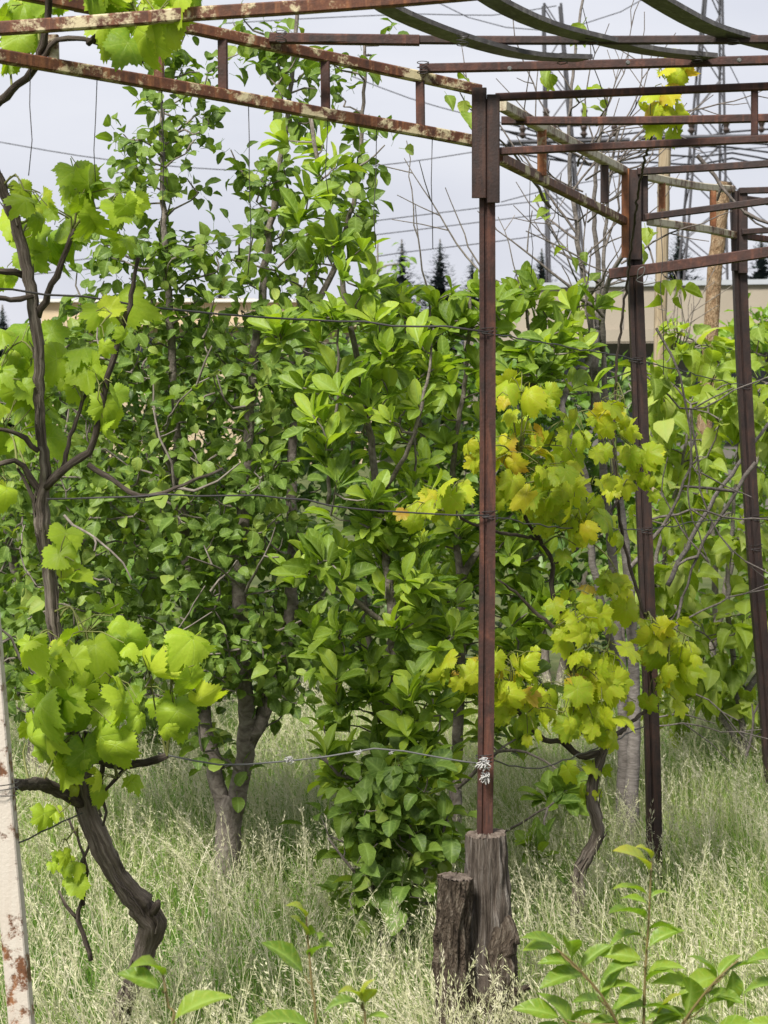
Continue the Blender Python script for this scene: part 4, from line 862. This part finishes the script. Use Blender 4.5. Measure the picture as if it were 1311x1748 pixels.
YB = 8.0
t = thing('pear_tree', 'pear tree at far left hidden behind the old vine', 'tree', P(60, HY + CZ * F / YB, YB))
grow(t, [([(60, 1420, YB), (70, 1200, YB), (90, 950, YB), (110, 700, YB), (105, 560, YB)], .05, .01), ([(75, 1150, YB), (20, 950, YB), (-10, 760, YB), (-20, 600, YB)], .03, .008)],
     [(40, 650, 120, 90, YB, .5, .9), (150, 760, 120, 150, YB, .5, .9), (20, 900, 140, 150, YB, .5, .9), (140, 1060, 140, 140, YB, .5, .9), (30, 1180, 120, 90, YB, .4, .8), (-80, 850, 80, 220, YB, .5, .7), (230, 1180, 90, 90, YB, .4, .8)],
     .9, .003, 'pear_bark', 'twig', spurs_pear(.085, (4, 7), 'pear', .36), 10)

YC = 5.75
t = thing('fruit_tree', 'slender fruit tree with upright oblong leaves left of the nearest post', 'tree', P(690, HY + CZ * F / YC, YC))
grow(t, [([(694, 1720, YC), (688, 1560, YC), (680, 1380, YC), (675, 1200, YC), (672, 1080, YC), (660, 960, YC), (640, 800, YC), (622, 680, YC), (600, 560, YC), (578, 450, YC), (552, 330, YC), (530, 200, YC)], .024, .006),
         ([(682, 1450, YC), (640, 1360, YC - .1), (580, 1320, YC - .15), (545, 1290, YC - .18)], .008, .004), ([(672, 1080, YC), (600, 1020, YC - .1), (540, 980, YC - .15), (500, 960, YC - .18)], .010, .004),
         ([(560, 860, YC), (566, 780, YC - .05), (575, 680, YC - .08), (578, 560, YC - .05)], .006, .003), ([(648, 850, YC), (700, 760, YC - .1), (730, 650, YC - .12), (740, 560, YC - .1)], .008, .003)],
     [(530, 300, 60, 90, YC, .2, .36), (560, 420, 70, 80, YC, .25, .42), (545, 230, 34, 40, YC, .15, .3), (500, 560, 70, 70, YC - .05, .25, .45), (620, 560, 90, 80, YC, .3, .5), (570, 700, 100, 90, YC, .3, .5), (690, 650, 90, 100, YC, .3, .5), (640, 830, 110, 100, YC, .3, .45), (560, 960, 80, 60, YC - .1, .25, .55), (690, 960, 110, 100, YC, .3, .5), (640, 1080, 120, 80, YC, .3, .45), (740, 1080, 70, 100, YC, .3, .5), (700, 1190, 110, 80, YC, .3, .45), (590, 1160, 60, 60, YC, .25, .4), (740, 1290, 80, 70, YC, .25, .5), (570, 1290, 50, 34, YC - .12, .12, .55), (640, 1240, 90, 60, YC, .25, .5), (660, 1340, 110, 70, YC - .05, .2, .5), (720, 1400, 80, 80, YC, .2, .5), (620, 1430, 70, 50, YC - .1, .12, .4)],
     1.45, .0026, 'pear_bark', 'twig', spurs_whorl(.098, (6, 10), 'whorl', .62), 10, .05, .35, .16)
# rounder-leaved suckers at its foot
t = thing('shrub', 'low round leaved sucker growth at the foot of the slender fruit tree', 'shrub', P(650, HY + CZ * F / 5.6, 5.6))
grow(t, [([(660, 1720, 5.6), (650, 1560, 5.6), (630, 1450, 5.58), (590, 1370, 5.55)], .010, .004), ([(662, 1700, 5.6), (690, 1540, 5.6), (700, 1420, 5.58), (690, 1310, 5.56)], .010, .004), ([(640, 1520, 5.58), (600, 1480, 5.5), (560, 1430, 5.48)], .006, .003), ([(690, 1540, 5.6), (740, 1460, 5.6), (770, 1380, 5.6)], .007, .003)],
     [(620, 1400, 90, 60, 5.55, .15, .55), (690, 1350, 70, 70, 5.55, .15, .5), (640, 1480, 80, 50, 5.55, .15, .55), (730, 1440, 60, 70, 5.6, .15, .6), (610, 1530, 50, 30, 5.55, .12, .45), (540, 1390, 30, 30, 5.5, .1, .3), (690, 1530, 50, 40, 5.55, .12, .4)],
     1.9, .0022, 'pear_bark', 'twig', spurs_pear(.098, (4, 6), 'pear', .55, 300, .2), 8, .05, .4, .25)

YD = 6.7
t = thing('fruit_tree', 'bushy fruit tree with upright oblong leaves behind the nearest post', 'tree', P(780, HY + CZ * F / YD, YD))
grow(t, [([(772, 1540, YD), (776, 1400, YD), (784, 1200, YD), (786, 1050, YD), (780, 920, YD), (772, 800, YD), (790, 680, YD), (800, 560, YD), (800, 480, YD)], .026, .006),
         ([(782, 1000, YD), (850, 880, YD), (890, 760, YD), (910, 640, YD), (900, 530, YD)], .014, .004), ([(776, 860, YD), (720, 740, YD), (700, 640, YD), (690, 520, YD)], .012, .004),
         ([(776, 1350, YD), (860, 1280, YD - .2), (930, 1300, YD - .3), (960, 1330, YD - .35)], .008, .003), ([(776, 1420, YD), (850, 1420, YD - .3), (900, 1400, YD - .5), (945, 1370, YD - .6)], .006, .003)],
     [(780, 520, 70, 50, YD, .3, .8), (880, 530, 80, 50, YD, .3, .8), (700, 520, 60, 50, YD, .3, .6), (960, 580, 70, 50, YD, .3, .6), (760, 640, 90, 90, YD, .35, .55), (900, 620, 90, 80, YD, .35, .5), (960, 640, 60, 60, YD, .3, .4), (720, 780, 80, 100, YD, .35, .5), (870, 760, 80, 120, YD, .35, .5), (760, 930, 80, 100, YD, .35, .5), (870, 960, 90, 100, YD, .35, .55), (760, 1080, 80, 100, YD, .3, .5), (880, 1100, 80, 90, YD, .3, .5), (800, 1230, 80, 70, YD, .3, .5), (930, 1040, 60, 90, YD, .3, .4), (880, 1260, 50, 50, YD - .1, .2, .4), (955, 1345, 30, 24, YD - .4, .08, .8), (910, 1470, 26, 22, YD - .7, .06, .8), (1000, 560, 50, 50, YD + .1, .2, .4)],
     1.7, .0028, 'pear_bark', 'twig', spurs_whorl(.106, (6, 9), 'whorl', .58), 10, .05, .35, .16,
     bare=[([(735, 560, YD), (722, 460, YD), (708, 380, YD), (700, 300, YD), (694, 240, YD)], .005, .0022), ([(860, 520, YD), (800, 440, YD), (750, 370, YD), (722, 320, YD), (690, 270, YD)], .005, .002), ([(830, 470, YD), (790, 400, YD), (760, 320, YD)], .004, .002), ([(900, 560, YD), (885, 480, YD), (868, 420, YD), (850, 370, YD)], .004, .002)])

YE = 6.9
def bare_tangle(Y):
    q = np.random.RandomState(77); out = []
    for i in range(22):
        y0 = q.uniform(210, 520); x0 = 985 + (520 - y0) * .02 + q.uniform(-8, 50); sx = q.choice([-1, 1], p=[.4, .6]); l = q.uniform(90, 210); a = q.uniform(.25, 1.25)
        dx, dy = sx * math.cos(a) * l, -math.sin(a) * l; Yd = Y + q.uniform(-.3, .3)
        out.append(([(x0, y0, Y + .1), (x0 + dx * .4 + q.uniform(-10, 10), y0 + dy * .3, (Y + Yd) / 2), (x0 + dx * .75 + q.uniform(-8, 8), y0 + dy * .7, Yd), (x0 + dx, y0 + dy - 12, Yd)], q.uniform(.004, .0065), .0022))
    return out
t = thing('fruit_tree', 'tall pale barked tree with bare upper branches behind the second post', 'tree', P(1080, HY + CZ * F / YE, YE))
grow(t, [([(1078, 1540, YE), (1078, 1400, YE), (1080, 1280, YE), (1082, 1150, YE), (1072, 980, YE), (1050, 800, YE + .05), (1034, 680, YE + .1), (1028, 540, YE + .1), (1034, 400, YE + .1), (1040, 300, YE + .1), (1060, 200, YE + .1)], .029, .0045),
         ([(1062, 1530, YE + .08), (1062, 1380, YE + .08), (1066, 1230, YE + .08), (1050, 1000, YE + .1), (1030, 800, YE + .15), (1016, 650, YE + .15), (1008, 540, YE + .15), (990, 430, YE + .15), (975, 320, YE + .15), (972, 200, YE + .15), (985, 60, YE + .15), (1000, -40, YE + .15)], .027, .0045),
         ([(1022, 560, YE + .1), (1000, 620, YE - .1), (972, 660, YE - .3), (958, 690, YE - .4)], .014, .011), ([(958, 685, YE - .4), (968, 730, YE - .4), (990, 790, YE - .35), (1008, 850, YE - .3), (1012, 960, YE - .25), (1030, 1040, YE - .2), (1062, 1180, YE)], .010, .014),
         ([(1028, 600, YE + .1), (1032, 500, YE), (1060, 440, YE - .1), (1085, 380, YE - .15), (1095, 300, YE - .2)], .012, .005),
         ([(1015, 640, YE + .15), (1022, 480, YE + .2), (1014, 360, YE + .2), (1020, 260, YE + .2), (1040, 150, YE + .2)], .012, .005)],
     [(925, 370, 34, 20, YE, .1, .5), (960, 430, 40, 40, YE, .15, .5), (1000, 480, 30, 60, YE, .1, .3), (1130, 470, 40, 46, YE - .2, .1, .6), (1110, 420, 30, 20, YE - .2, .1, .4), (985, 160, 20, 16, YE, .1, .5), (1000, 30, 30, 26, YE, .1, .7), (940, 100, 30, 20, YE, .1, .4), (745, 170, 46, 26, YE - .6, .1, .55), (800, 180, 20, 16, YE - .6, .1, .5), (1100, 620, 60, 50, YE, .2, .35), (950, 520, 50, 40, YE, .2, .3)],
     1.0, .0026, 'pale_bark', 'pale_twig', spurs_pear(.11, (3, 5), 'broad', .5, 300, .7), 14, .03, .4, .05,
     bare=bare_tangle(YE) + [([(1030, 540, YE), (960, 480, YE - .1), (900, 430, YE - .1), (850, 395, YE - .1), (815, 360, YE - .1)], .010, .0025), ([(1000, 600, YE), (960, 560, YE), (920, 540, YE)], .008, .003),
           ([(985, 400, YE), (930, 320, YE), (880, 250, YE), (830, 180, YE), (780, 110, YE)], .006, .002), ([(1034, 420, YE), (1060, 330, YE), (1060, 240, YE), (1100, 150, YE), (1120, 60, YE)], .006, .002), ([(1040, 330, YE), (1010, 230, YE), (1000, 140, YE), (1040, 40, YE)], .005, .002),
           ([(1060, 260, YE), (1110, 215, YE), (1170, 190, YE), (1230, 180, YE), (1311, 150, YE)], .006, .002), ([(990, 450, YE), (1060, 370, YE), (1100, 330, YE), (1140, 290, YE)], .005, .002), ([(975, 330, YE), (1040, 240, YE), (1090, 160, YE), (1100, 20, YE)], .005, .002), ([(975, 250, YE), (920, 170, YE), (880, 60, YE), (870, -20, YE)], .004, .002),
           ([(985, 300, YE), (1030, 200, YE), (1070, 100, YE), (1085, -10, YE)], .004, .002), ([(1040, 300, YE), (1090, 240, YE), (1140, 230, YE), (1200, 260, YE)], .005, .002), ([(1060, 450, YE - .2), (1140, 400, YE - .2), (1200, 380, YE - .2), (1250, 360, YE - .2)], .005, .002),
           ([(1190, 265, 7.0), (1220, 300, 7.0), (1250, 340, 7.0), (1290, 380, 7.0), (1330, 400, 7.0)], .010, .007), ([(1000, 660, YE), (940, 600, YE), (900, 590, YE), (850, 560, YE)], .005, .002), ([(1075, 970, YE - .1), (1130, 900, YE - .1), (1170, 820, YE - .1), (1190, 740, YE - .1)], .010, .004),
           ([(1062, 1000, YE - .1), (1062, 1080, YE - .12), (1072, 1120, YE - .1)], .02, .012), ([(1010, 700, YE), (1004, 560, YE - .05), (996, 440, YE - .05), (1000, 330, YE - .05)], .006, .003)])

YF = 8.25
t = thing('fruit_tree', 'light green tree with large drooping leaves at the right edge', 'tree', P(1260, HY + CZ * F / YF, YF))
grow(t, [([(1284, 1500, YF), (1280, 1400, YF), (1272, 1280, YF), (1250, 1120, YF), (1242, 1020, YF), (1250, 900, YF), (1262, 760, YF)], .018, .006), ([(1272, 1290, YF), (1200, 1180, YF), (1140, 1080, YF), (1120, 960, YF), (1160, 820, YF), (1180, 690, YF)], .014, .005), ([(1262, 1200, YF), (1330, 1080, YF), (1350, 900, YF), (1340, 740, YF)], .014, .005),
         ([(1140, 1000, YF - .5), (1180, 920, YF - .5), (1220, 850, YF - .5), (1270, 780, YF - .5), (1330, 700, YF - .5)], .010, .006)],
     [(1180, 640, 90, 60, YF, .35, .55), (1280, 650, 70, 70, YF, .35, .55), (1150, 760, 70, 90, YF, .4, .5), (1260, 780, 90, 90, YF, .4, .55), (1160, 900, 90, 80, YF - .1, .4, .5), (1280, 920, 80, 90, YF, .4, .55), (1160, 1020, 80, 80, YF - .1, .4, .55), (1260, 1060, 80, 90, YF, .4, .55), (1230, 1160, 90, 70, YF, .35, .5), (1290, 1210, 50, 60, YF, .3, .5), (1360, 900, 60, 260, YF, .4, .5), (1160, 1230, 50, 50, YF, .2, .3), (1200, 590, 80, 34, YF + .2, .3, .7), (1290, 585, 50, 40, YF + .2, .3, .7), (1090, 700, 40, 80, YF, .3, .4), (1090, 1000, 40, 90, YF, .3, .4)],
     1.35, .0034, 'pale_bark', 'pale_twig', spurs_pear(.145, (4, 6), 'broad', .68, 300, .8, .85), 10, .05, .2, .2,
     bare=[([(1290, 790, 7.2), (1240, 860, 7.2), (1190, 950, 7.2), (1150, 1060, 7.25), (1110, 1100, 7.3)], .010, .006), ([(1180, 700, 7.1), (1190, 780, 7.1), (1200, 860, 7.1), (1250, 940, 7.1), (1311, 990, 7.1)], .006, .003), ([(1100, 890, 7.0), (1180, 870, 7.0), (1260, 885, 7.0), (1340, 888, 7.0)], .006, .004), ([(1060, 1120, 7.0), (1120, 1140, 7.0), (1180, 1180, 7.0), (1260, 1230, 7.0)], .006, .003),
           ([(1110, 1240, 6.8), (1170, 1235, 6.8), (1230, 1250, 6.8), (1300, 1245, 6.8)], .004, .002), ([(1120, 1225, 6.8), (1160, 1215, 6.8), (1220, 1235, 6.8)], .004, .002), ([(1120, 1090, 7.2), (1200, 1040, 7.2), (1270, 1010, 7.2), (1330, 990, 7.2)], .005, .003), ([(1210, 960, 7.2), (1160, 900, 7.2), (1130, 840, 7.2), (1140, 780, 7.2)], .005, .003), ([(1274, 1290, 7.6), (1300, 1180, 7.6), (1330, 1110, 7.6)], .008, .004),
           ([(1120, 560, 6.9), (1160, 640, 6.9), (1180, 760, 6.9), (1176, 860, 6.9), (1210, 960, 6.9)], .006, .003), ([(1100, 640, 6.9), (1180, 700, 6.95), (1250, 670, 6.95), (1320, 640, 6.95)], .005, .003)])
# bare thicket twigs in front of the tan building
t = thing('shrub', 'bare twiggy shrub in front of the tan building', 'shrub', P(1140, HY + CZ * F / 8.6, 8.6))
grow(t, [([(1130, 1100, 8.6), (1138, 800, 8.6), (1145, 620, 8.6)], .012, .005)], [(1150, 560, 14, 20, 8.6, .05, .3)], 1, .002, 'twig', 'twig', spurs_pear(.07, (1, 2), 'bg', .5), 8, bare=[([(1140, 640, 8.6), (1148 + i * 4, 590, 8.6), (1150 + i * 8 - 10, 550, 8.6), (1152 + i * 11 - 20 + R.uniform(-8, 8), 490 + R.uniform(-15, 25), 8.6)], .005, .002) for i in range(6)] + [([(1140, 640, 8.6), (1160, 570, 8.6), (1200, 500, 8.6), (1220, 460, 8.6)], .005, .002)])

# ------------------------------------------------------------------ background bushes that close the view
BG = [('dense green bush behind the pear trees at far left', -20, 10.2, 'bg', [(-80, 900, 200, 340, 10.2, .6, .5), (100, 850, 180, 300, 10.2, .6, .6)]),
      ('dense green bush behind the middle of the pear tree', 330, 10.0, 'bg', [(300, 900, 200, 330, 10.0, .6, .6), (460, 960, 140, 280, 10.0, .6, .6), (260, 660, 190, 90, 9.7, .4, .8), (480, 670, 160, 100, 9.7, .4, .8)]),
      ('dense green bush behind the slender fruit tree', 640, 10.4, 'bg', [(600, 860, 160, 350, 10.4, .6, .6), (740, 880, 140, 340, 10.4, .6, .6), (680, 640, 170, 100, 10.0, .4, .8)]),
      ('dense green bush behind the yellow vine', 940, 10.3, 'bg', [(900, 880, 150, 330, 10.3, .6, .6), (1050, 900, 130, 320, 10.3, .6, .6), (930, 650, 160, 70, 10.0, .4, .8)]),
      ('light green bush below the tan building', 1230, 10.6, 'bgl', [(1210, 880, 140, 310, 10.6, .6, .6), (1370, 860, 140, 330, 10.6, .6, .6), (1190, 585, 90, 36, 10.6, .3, .9), (1290, 580, 80, 50, 10.6, .3, .9)]),
      ('low light green shrub beyond the grass at right', 1180, 9.4, 'bgl', [(1120, 1160, 120, 80, 9.4, .3, .5), (1300, 1160, 120, 80, 9.4, .3, .5)])]
for lab, px, Y, kd, bl in BG:
    t = thing('bush', lab, 'bush', P(px, HY + CZ * F / Y, Y), 'bushes behind the fruit trees')
    x0 = bl[0][0]; x1 = bl[1][0]
    grow(t, [([(px, HY + CZ * F / Y, Y), ((px + x) / 2, 1000, Y), (x, 750, Y)], .03, .008) for x in (x0, x1)], bl, 1.0, .003, 'twig', 'twig', spurs_pear(.105, (6, 9), kd, .46, 300, .3, 1.0, .05), 8, .04, .5, .35)
# pale feathery tree far away
Y = 22.0; t = thing('tree', 'pale feathery tree on the skyline left of the small conifers', 'tree', P(640, HY + CZ * F / Y, Y))
grow(t, [([(640, 900, Y), (642, 600, Y), (645, 415, Y)], .08, .01)], [(645, 470, 50, 50, Y, .5, .7), (630, 540, 70, 70, Y, .5, .6), (700, 500, 40, 40, Y, .4, .4)], 1, .008, 'twig', 'twig', spurs_pear(.14, (4, 6), 'bgl', .5, 300, .3, 1, .08), 6)

# ------------------------------------------------------------------ foreground saplings
def sapling(label, px, Y, stems, leaves, size=.085):
    base = P(px, HY + CZ * F / Y, Y); t = thing('sapling', label, 'sapling', base, 'young shoots in the foreground'); nodes = []
    for pts, r0, r1 in stems:
        pth = resample([P(*p) for p in pts], .02); mb = MB(); tube(mb, pth, np.linspace(r0, r1, len(pth)), 8); mb.build('stem', M['sap_stem'], t, True); nodes.append(pth)
    nodes = np.vstack(nodes); pos, ax, up, sz, tn = [], [], [], [], []
    for (x0, y0, x1, y1, tone) in leaves:          # from leaf base to leaf tip
        a, b = P(x0, y0, Y + R.uniform(-.02, .02)), P(x1, y1, Y - R.uniform(0.0, .05)); d = b - a; l = np.linalg.norm(d)
        pos.append(a); ax.append(d + np.array([0, 0, .26 * l])); up.append(np.array([R.normal(0, .2), -.22, 1.0])); sz.append(l * 1.06); tn.append(tone)
    pos = np.array(pos); mb = MB()
    for p in pos:
        g0 = nodes[np.argmin(np.linalg.norm(nodes - p, axis=1) + 1.2 * np.maximum(0, nodes[:, 2] - p[2]))]
        if np.linalg.norm(g0 - p) > .004: tube(mb, [g0, (g0 + p) / 2 - np.array([0, 0, .004]), p], [.0016, .0013, .001], 5, None, False)
    if mb.v: mb.build('leaf_stalks', M['sap_stem'], t, True)['kind'] = 'stuff'
    add_leaves(t, 'sap', pos, np.array(ax), np.array(up), R.normal(0, .3, len(pos)), np.array(sz), np.array(tn))
M['sap_stem'] = plain('brown_green_stem', (0.17, 0.13, 0.05), 0.6)
sapling('leafy sapling with drooping leaves in the bottom right corner', 1090, 3.35, [([(1096, 2400, 3.35), (1098, 1900, 3.35), (1100, 1700, 3.35), (1108, 1560, 3.35), (1112, 1470, 3.35)], .005, .0016), ([(1098, 1850, 3.35), (1040, 1720, 3.3), (985, 1650, 3.28), (950, 1620, 3.26)], .0032, .0014), ([(1100, 1860, 3.35), (1170, 1740, 3.32), (1225, 1670, 3.3), (1260, 1640, 3.3)], .003, .0014), ([(1098, 1900, 3.35), (1010, 1800, 3.25), (960, 1740, 3.22)], .0028, .0014)],
        [(1110, 1490, 1070, 1440, .75), (1112, 1470, 1098, 1430, .8), (1108, 1530, 1050, 1505, .6), (1110, 1535, 1140, 1515, .6), (1106, 1570, 1040, 1550, .45), (1100, 1600, 1036, 1598, .4), (1104, 1620, 1165, 1580, .45), (1098, 1650, 1020, 1660, .4), (960, 1628, 905, 1590, .5), (950, 1620, 898, 1622, .5), (985, 1650, 925, 1640, .45), (975, 1640, 980, 1575, .6), (990, 1655, 1040, 1610, .4), (1040, 1720, 985, 1700, .4), (1030, 1710, 1048, 1650, .35), (960, 1740, 880, 1725, .45), (985, 1770, 935, 1690, .45), (1060, 1750, 1000, 1742, .4), (1080, 1780, 1010, 1790, .45), (1170, 1745, 1110, 1715, .4), (1170, 1740, 1200, 1660, .4), (1190, 1700, 1130, 1660, .4), (1225, 1670, 1260, 1625, .55), (1225, 1675, 1190, 1620, .45), (1240, 1660, 1300, 1640, .5), (1200, 1720, 1262, 1700, .4), (1180, 1740, 1240, 1760, .4), (1250, 1650, 1255, 1725, .5), (1120, 1740, 1150, 1690, .4), (1100, 1800, 1160, 1790, .4), (1098, 1690, 1060, 1720, .35), (1102, 1680, 1140, 1640, .35), (960, 1745, 905, 1780, .45), (1050, 1740, 1075, 1700, .35)] + [(x, y, x + sx * l, y + dy, .42) for x, y, sx, l, dy in ((1104, 1590, 1, 58, -18), (1100, 1640, -1, 74, -6), (1100, 1665, 1, 66, -20), (1070, 1765, -1, 80, -12), (1020, 1700, 1, 62, -30), (1000, 1665, -1, 70, 16), (1150, 1770, 1, 76, -14), (1205, 1695, 1, 60, 18), (1140, 1780, -1, 70, -22), (1010, 1790, -1, 84, -10), (1180, 1730, -1, 62, 22), (1098, 1720, 1, 70, 6), (1096, 1745, -1, 66, 18), (1230, 1668, -1, 58, 24), (1040, 1725, 1, 70, -8), (970, 1750, 1, 60, -34), (1215, 1760, 1, 80, -10), (1108, 1545, -1, 48, -14))])
sapling('small shoot with leaves entering at the right edge', 1330, 3.3, [([(1340, 2400, 3.3), (1345, 1800, 3.3), (1340, 1650, 3.3)], .004, .0015)], [(1340, 1690, 1268, 1678, .5), (1340, 1650, 1290, 1622, .5), (1342, 1760, 1275, 1745, .5), (1340, 1720, 1380, 1690, .5)])
sapling('young shoot with two arching leaves in front of the old vine base', 285, 2.9, [([(300, 2500, 2.9), (300, 1800, 2.9), (288, 1720, 2.9), (278, 1665, 2.9)], .004, .0018)], [(276, 1690, 205, 1665, .55), (280, 1672, 244, 1622, .95), (292, 1748, 384, 1690, .6), (296, 1780, 250, 1760, .5)])
sapling('thin shoot with upright tip leaves in the bottom middle', 530, 3.1, [([(545, 2500, 3.1), (540, 1800, 3.1), (532, 1680, 3.1), (522, 1560, 3.1)], .004, .0016)], [(520, 1665, 460, 1610, .45), (522, 1570, 508, 1530, .8), (524, 1600, 560, 1585, .6), (523, 1600, 510, 1560, .95), (528, 1640, 556, 1600, .6), (538, 1760, 430, 1738, .35)])
sapling('shoot with a tuft of pointed leaves near the bottom middle', 620, 3.0, [([(630, 2500, 3.0), (625, 1800, 3.0), (618, 1720, 3.0)], .004, .0018)], [(616, 1715, 552, 1712, .5), (618, 1712, 590, 1672, .75), (620, 1712, 612, 1670, .85), (622, 1716, 642, 1680, .6), (620, 1760, 560, 1760, .35), (622, 1740, 660, 1735, .4)])

# ================================================================== GRASS
def grass_mat(name, stops, trans=0.3):
    m, nt, out = new_mat(name); ar = N_(nt, 'ShaderNodeAttribute', attribute_name='lr'); col = ramp(nt, ar.outputs['Fac'], stops)
    p = princ(nt, None, col, 0.6, None, 0.25); tr = N_(nt, 'ShaderNodeBsdfTranslucent'); nt.links.new(col, tr.inputs[0]); mx = N_(nt, 'ShaderNodeMixShader'); mx.inputs[0].default_value = trans
    nt.links.new(p.outputs[0], mx.inputs[1]); nt.links.new(tr.outputs[0], mx.inputs[2]); nt.links.new(mx.outputs[0], out.inputs[0]); return m
M['blade'] = grass_mat('grass_blade', [(0.0, (0.08, 0.20, 0.022)), (0.4, (0.16, 0.30, 0.038)), (0.7, (0.30, 0.39, 0.09)), (1.0, (0.50, 0.50, 0.24))])
M['seed'] = grass_mat('dry_grass_seed', [(0.0, (0.34, 0.38, 0.17)), (0.5, (0.52, 0.51, 0.32)), (1.0, (0.66, 0.62, 0.47))], .35)
def scatter(n, y0, y1, side):
    y = y0 + (y1 - y0) * R.rand(n) ** 0.8; x = R.uniform(-1, 1, n) * (0.205 * y + side); return x, y
def patch(x, y): return 0.5 + 0.25 * np.sin(x * 2.3 + 1.1 * np.sin(y * 1.7)) + 0.25 * np.sin(y * 2.9 + 1.7 * np.sin(x * 1.9 + 2))
def ribbons(x, y, h, lean, w, S, taper=1.4):
    n = len(x); t = np.linspace(0, 1, S + 1); la = R.uniform(0, 6.28, n) * .75 + .6; fa = R.uniform(0, 6.28, n)
    ld = np.stack([np.cos(la), np.sin(la)], 1) * lean[:, None]
    px = x[:, None] + ld[:, :1] * t ** 2.0; py = y[:, None] + ld[:, 1:] * t ** 2.0; pz = h[:, None] * (t - 0.32 * (lean / h)[:, None] * t ** 2.6)
    C = np.stack([px, py, pz], 2); sd = np.stack([np.cos(fa), np.sin(fa), np.zeros(n)], 1)[:, None, :] * (w[:, None] * (1 - t ** taper * .92))[:, :, None] / 2
    V = np.stack([C - sd, C + sd], 2).reshape(n, -1, 3); b = np.arange(S) * 2; q = np.stack([b, b + 1, b + 3, b + 2], 1)
    Fq = (q[None] + (np.arange(n) * (2 * (S + 1)))[:, None, None]).reshape(-1, 4); return V.reshape(-1, 3), Fq, C, ld
n = 105000; x, y = scatter(n, 3.7, 9.6, .5); pt = patch(x, y)
h = R.uniform(.13, .36, n) * (.8 + .35 * pt) * np.clip(.72 + (y - 4.3) * .25, .72, 1.05); V, Fq, C, ld = ribbons(x, y, h, h * R.uniform(.1, .75, n), R.uniform(.0017, .0036, n), 5)
lr = np.clip(R.normal(.45, .25, n) + (pt - .5) * .55, 0, 1); g = put('grass', mesh_np('grass', V, Fq, M['blade'], True, None, np.repeat(lr, 12)))
tag(g, 'tall green and straw coloured meadow grass covering the ground', 'grass', 'stuff')
n = 15500; x, y = scatter(n, 3.7, 9.4, .4); x[:240] = R.uniform(.08, .40, 240); y[:240] = R.uniform(4.5, 4.76, 240); x[240:340] = R.uniform(-.75, -.45, 100); y[240:340] = R.uniform(4.6, 4.85, 100); pt = patch(x + .7, y + .3); h = R.uniform(.20, .46, n) * (.85 + .2 * pt) * np.clip(.92 + (y - 4.3) * .15, .92, 1.05); V, Fq, C, ld = ribbons(x, y, h, h * R.uniform(.08, .75, n), R.uniform(.0014, .0024, n), 6, 6.0)
# seed heads: spikelets along the last third of each stalk
Kn = 26; tk = R.uniform(.68, 1.0, (n, Kn)); S = 6; fi = np.minimum((tk * S).astype(int), S - 1); fr = tk * S - fi; ar = np.arange(n)[:, None]
c = C[ar, fi] * (1 - fr[..., None]) + C[ar, fi + 1] * fr[..., None]; dirn = nrm(C[ar, fi + 1] - C[ar, fi])
rd = nrm(R.normal(size=(n, Kn, 3))); rd = nrm(rd - dirn * np.sum(rd * dirn, 2, keepdims=True)); op = R.uniform(.08, .5, (n, 1, 1))
ax = nrm(dirn * 1.0 + rd * op + np.array([0, 0, -.25])); ln = R.uniform(.008, .017, (n, Kn, 1)); c = c + rd * (op * .016) * R.uniform(.2, 1, (n, Kn, 1))
sd = nrm(np.cross(ax, rdir(n * Kn).reshape(n, Kn, 3))) * R.uniform(.0008, .0015, (n, Kn, 1))
Vh = np.stack([c, c + ax * ln * .4 + sd, c + ax * ln, c + ax * ln * .4 - sd], 2).reshape(-1, 3); Fh = np.arange(n * Kn * 4).reshape(-1, 4)
lr = np.clip(R.normal(.5, .22, n), 0, 1)
g = put('grass_seed_heads', mesh_np('grass_seed_heads', np.vstack([V, Vh]), np.vstack([Fq, Fh + len(V)]), M['seed'], True, None, np.concatenate([np.repeat(lr, 14), np.repeat(np.clip(lr + .08, 0, 1), Kn * 4)])))
tag(g, 'pale dry seed heads standing above the meadow grass', 'grass', 'stuff')
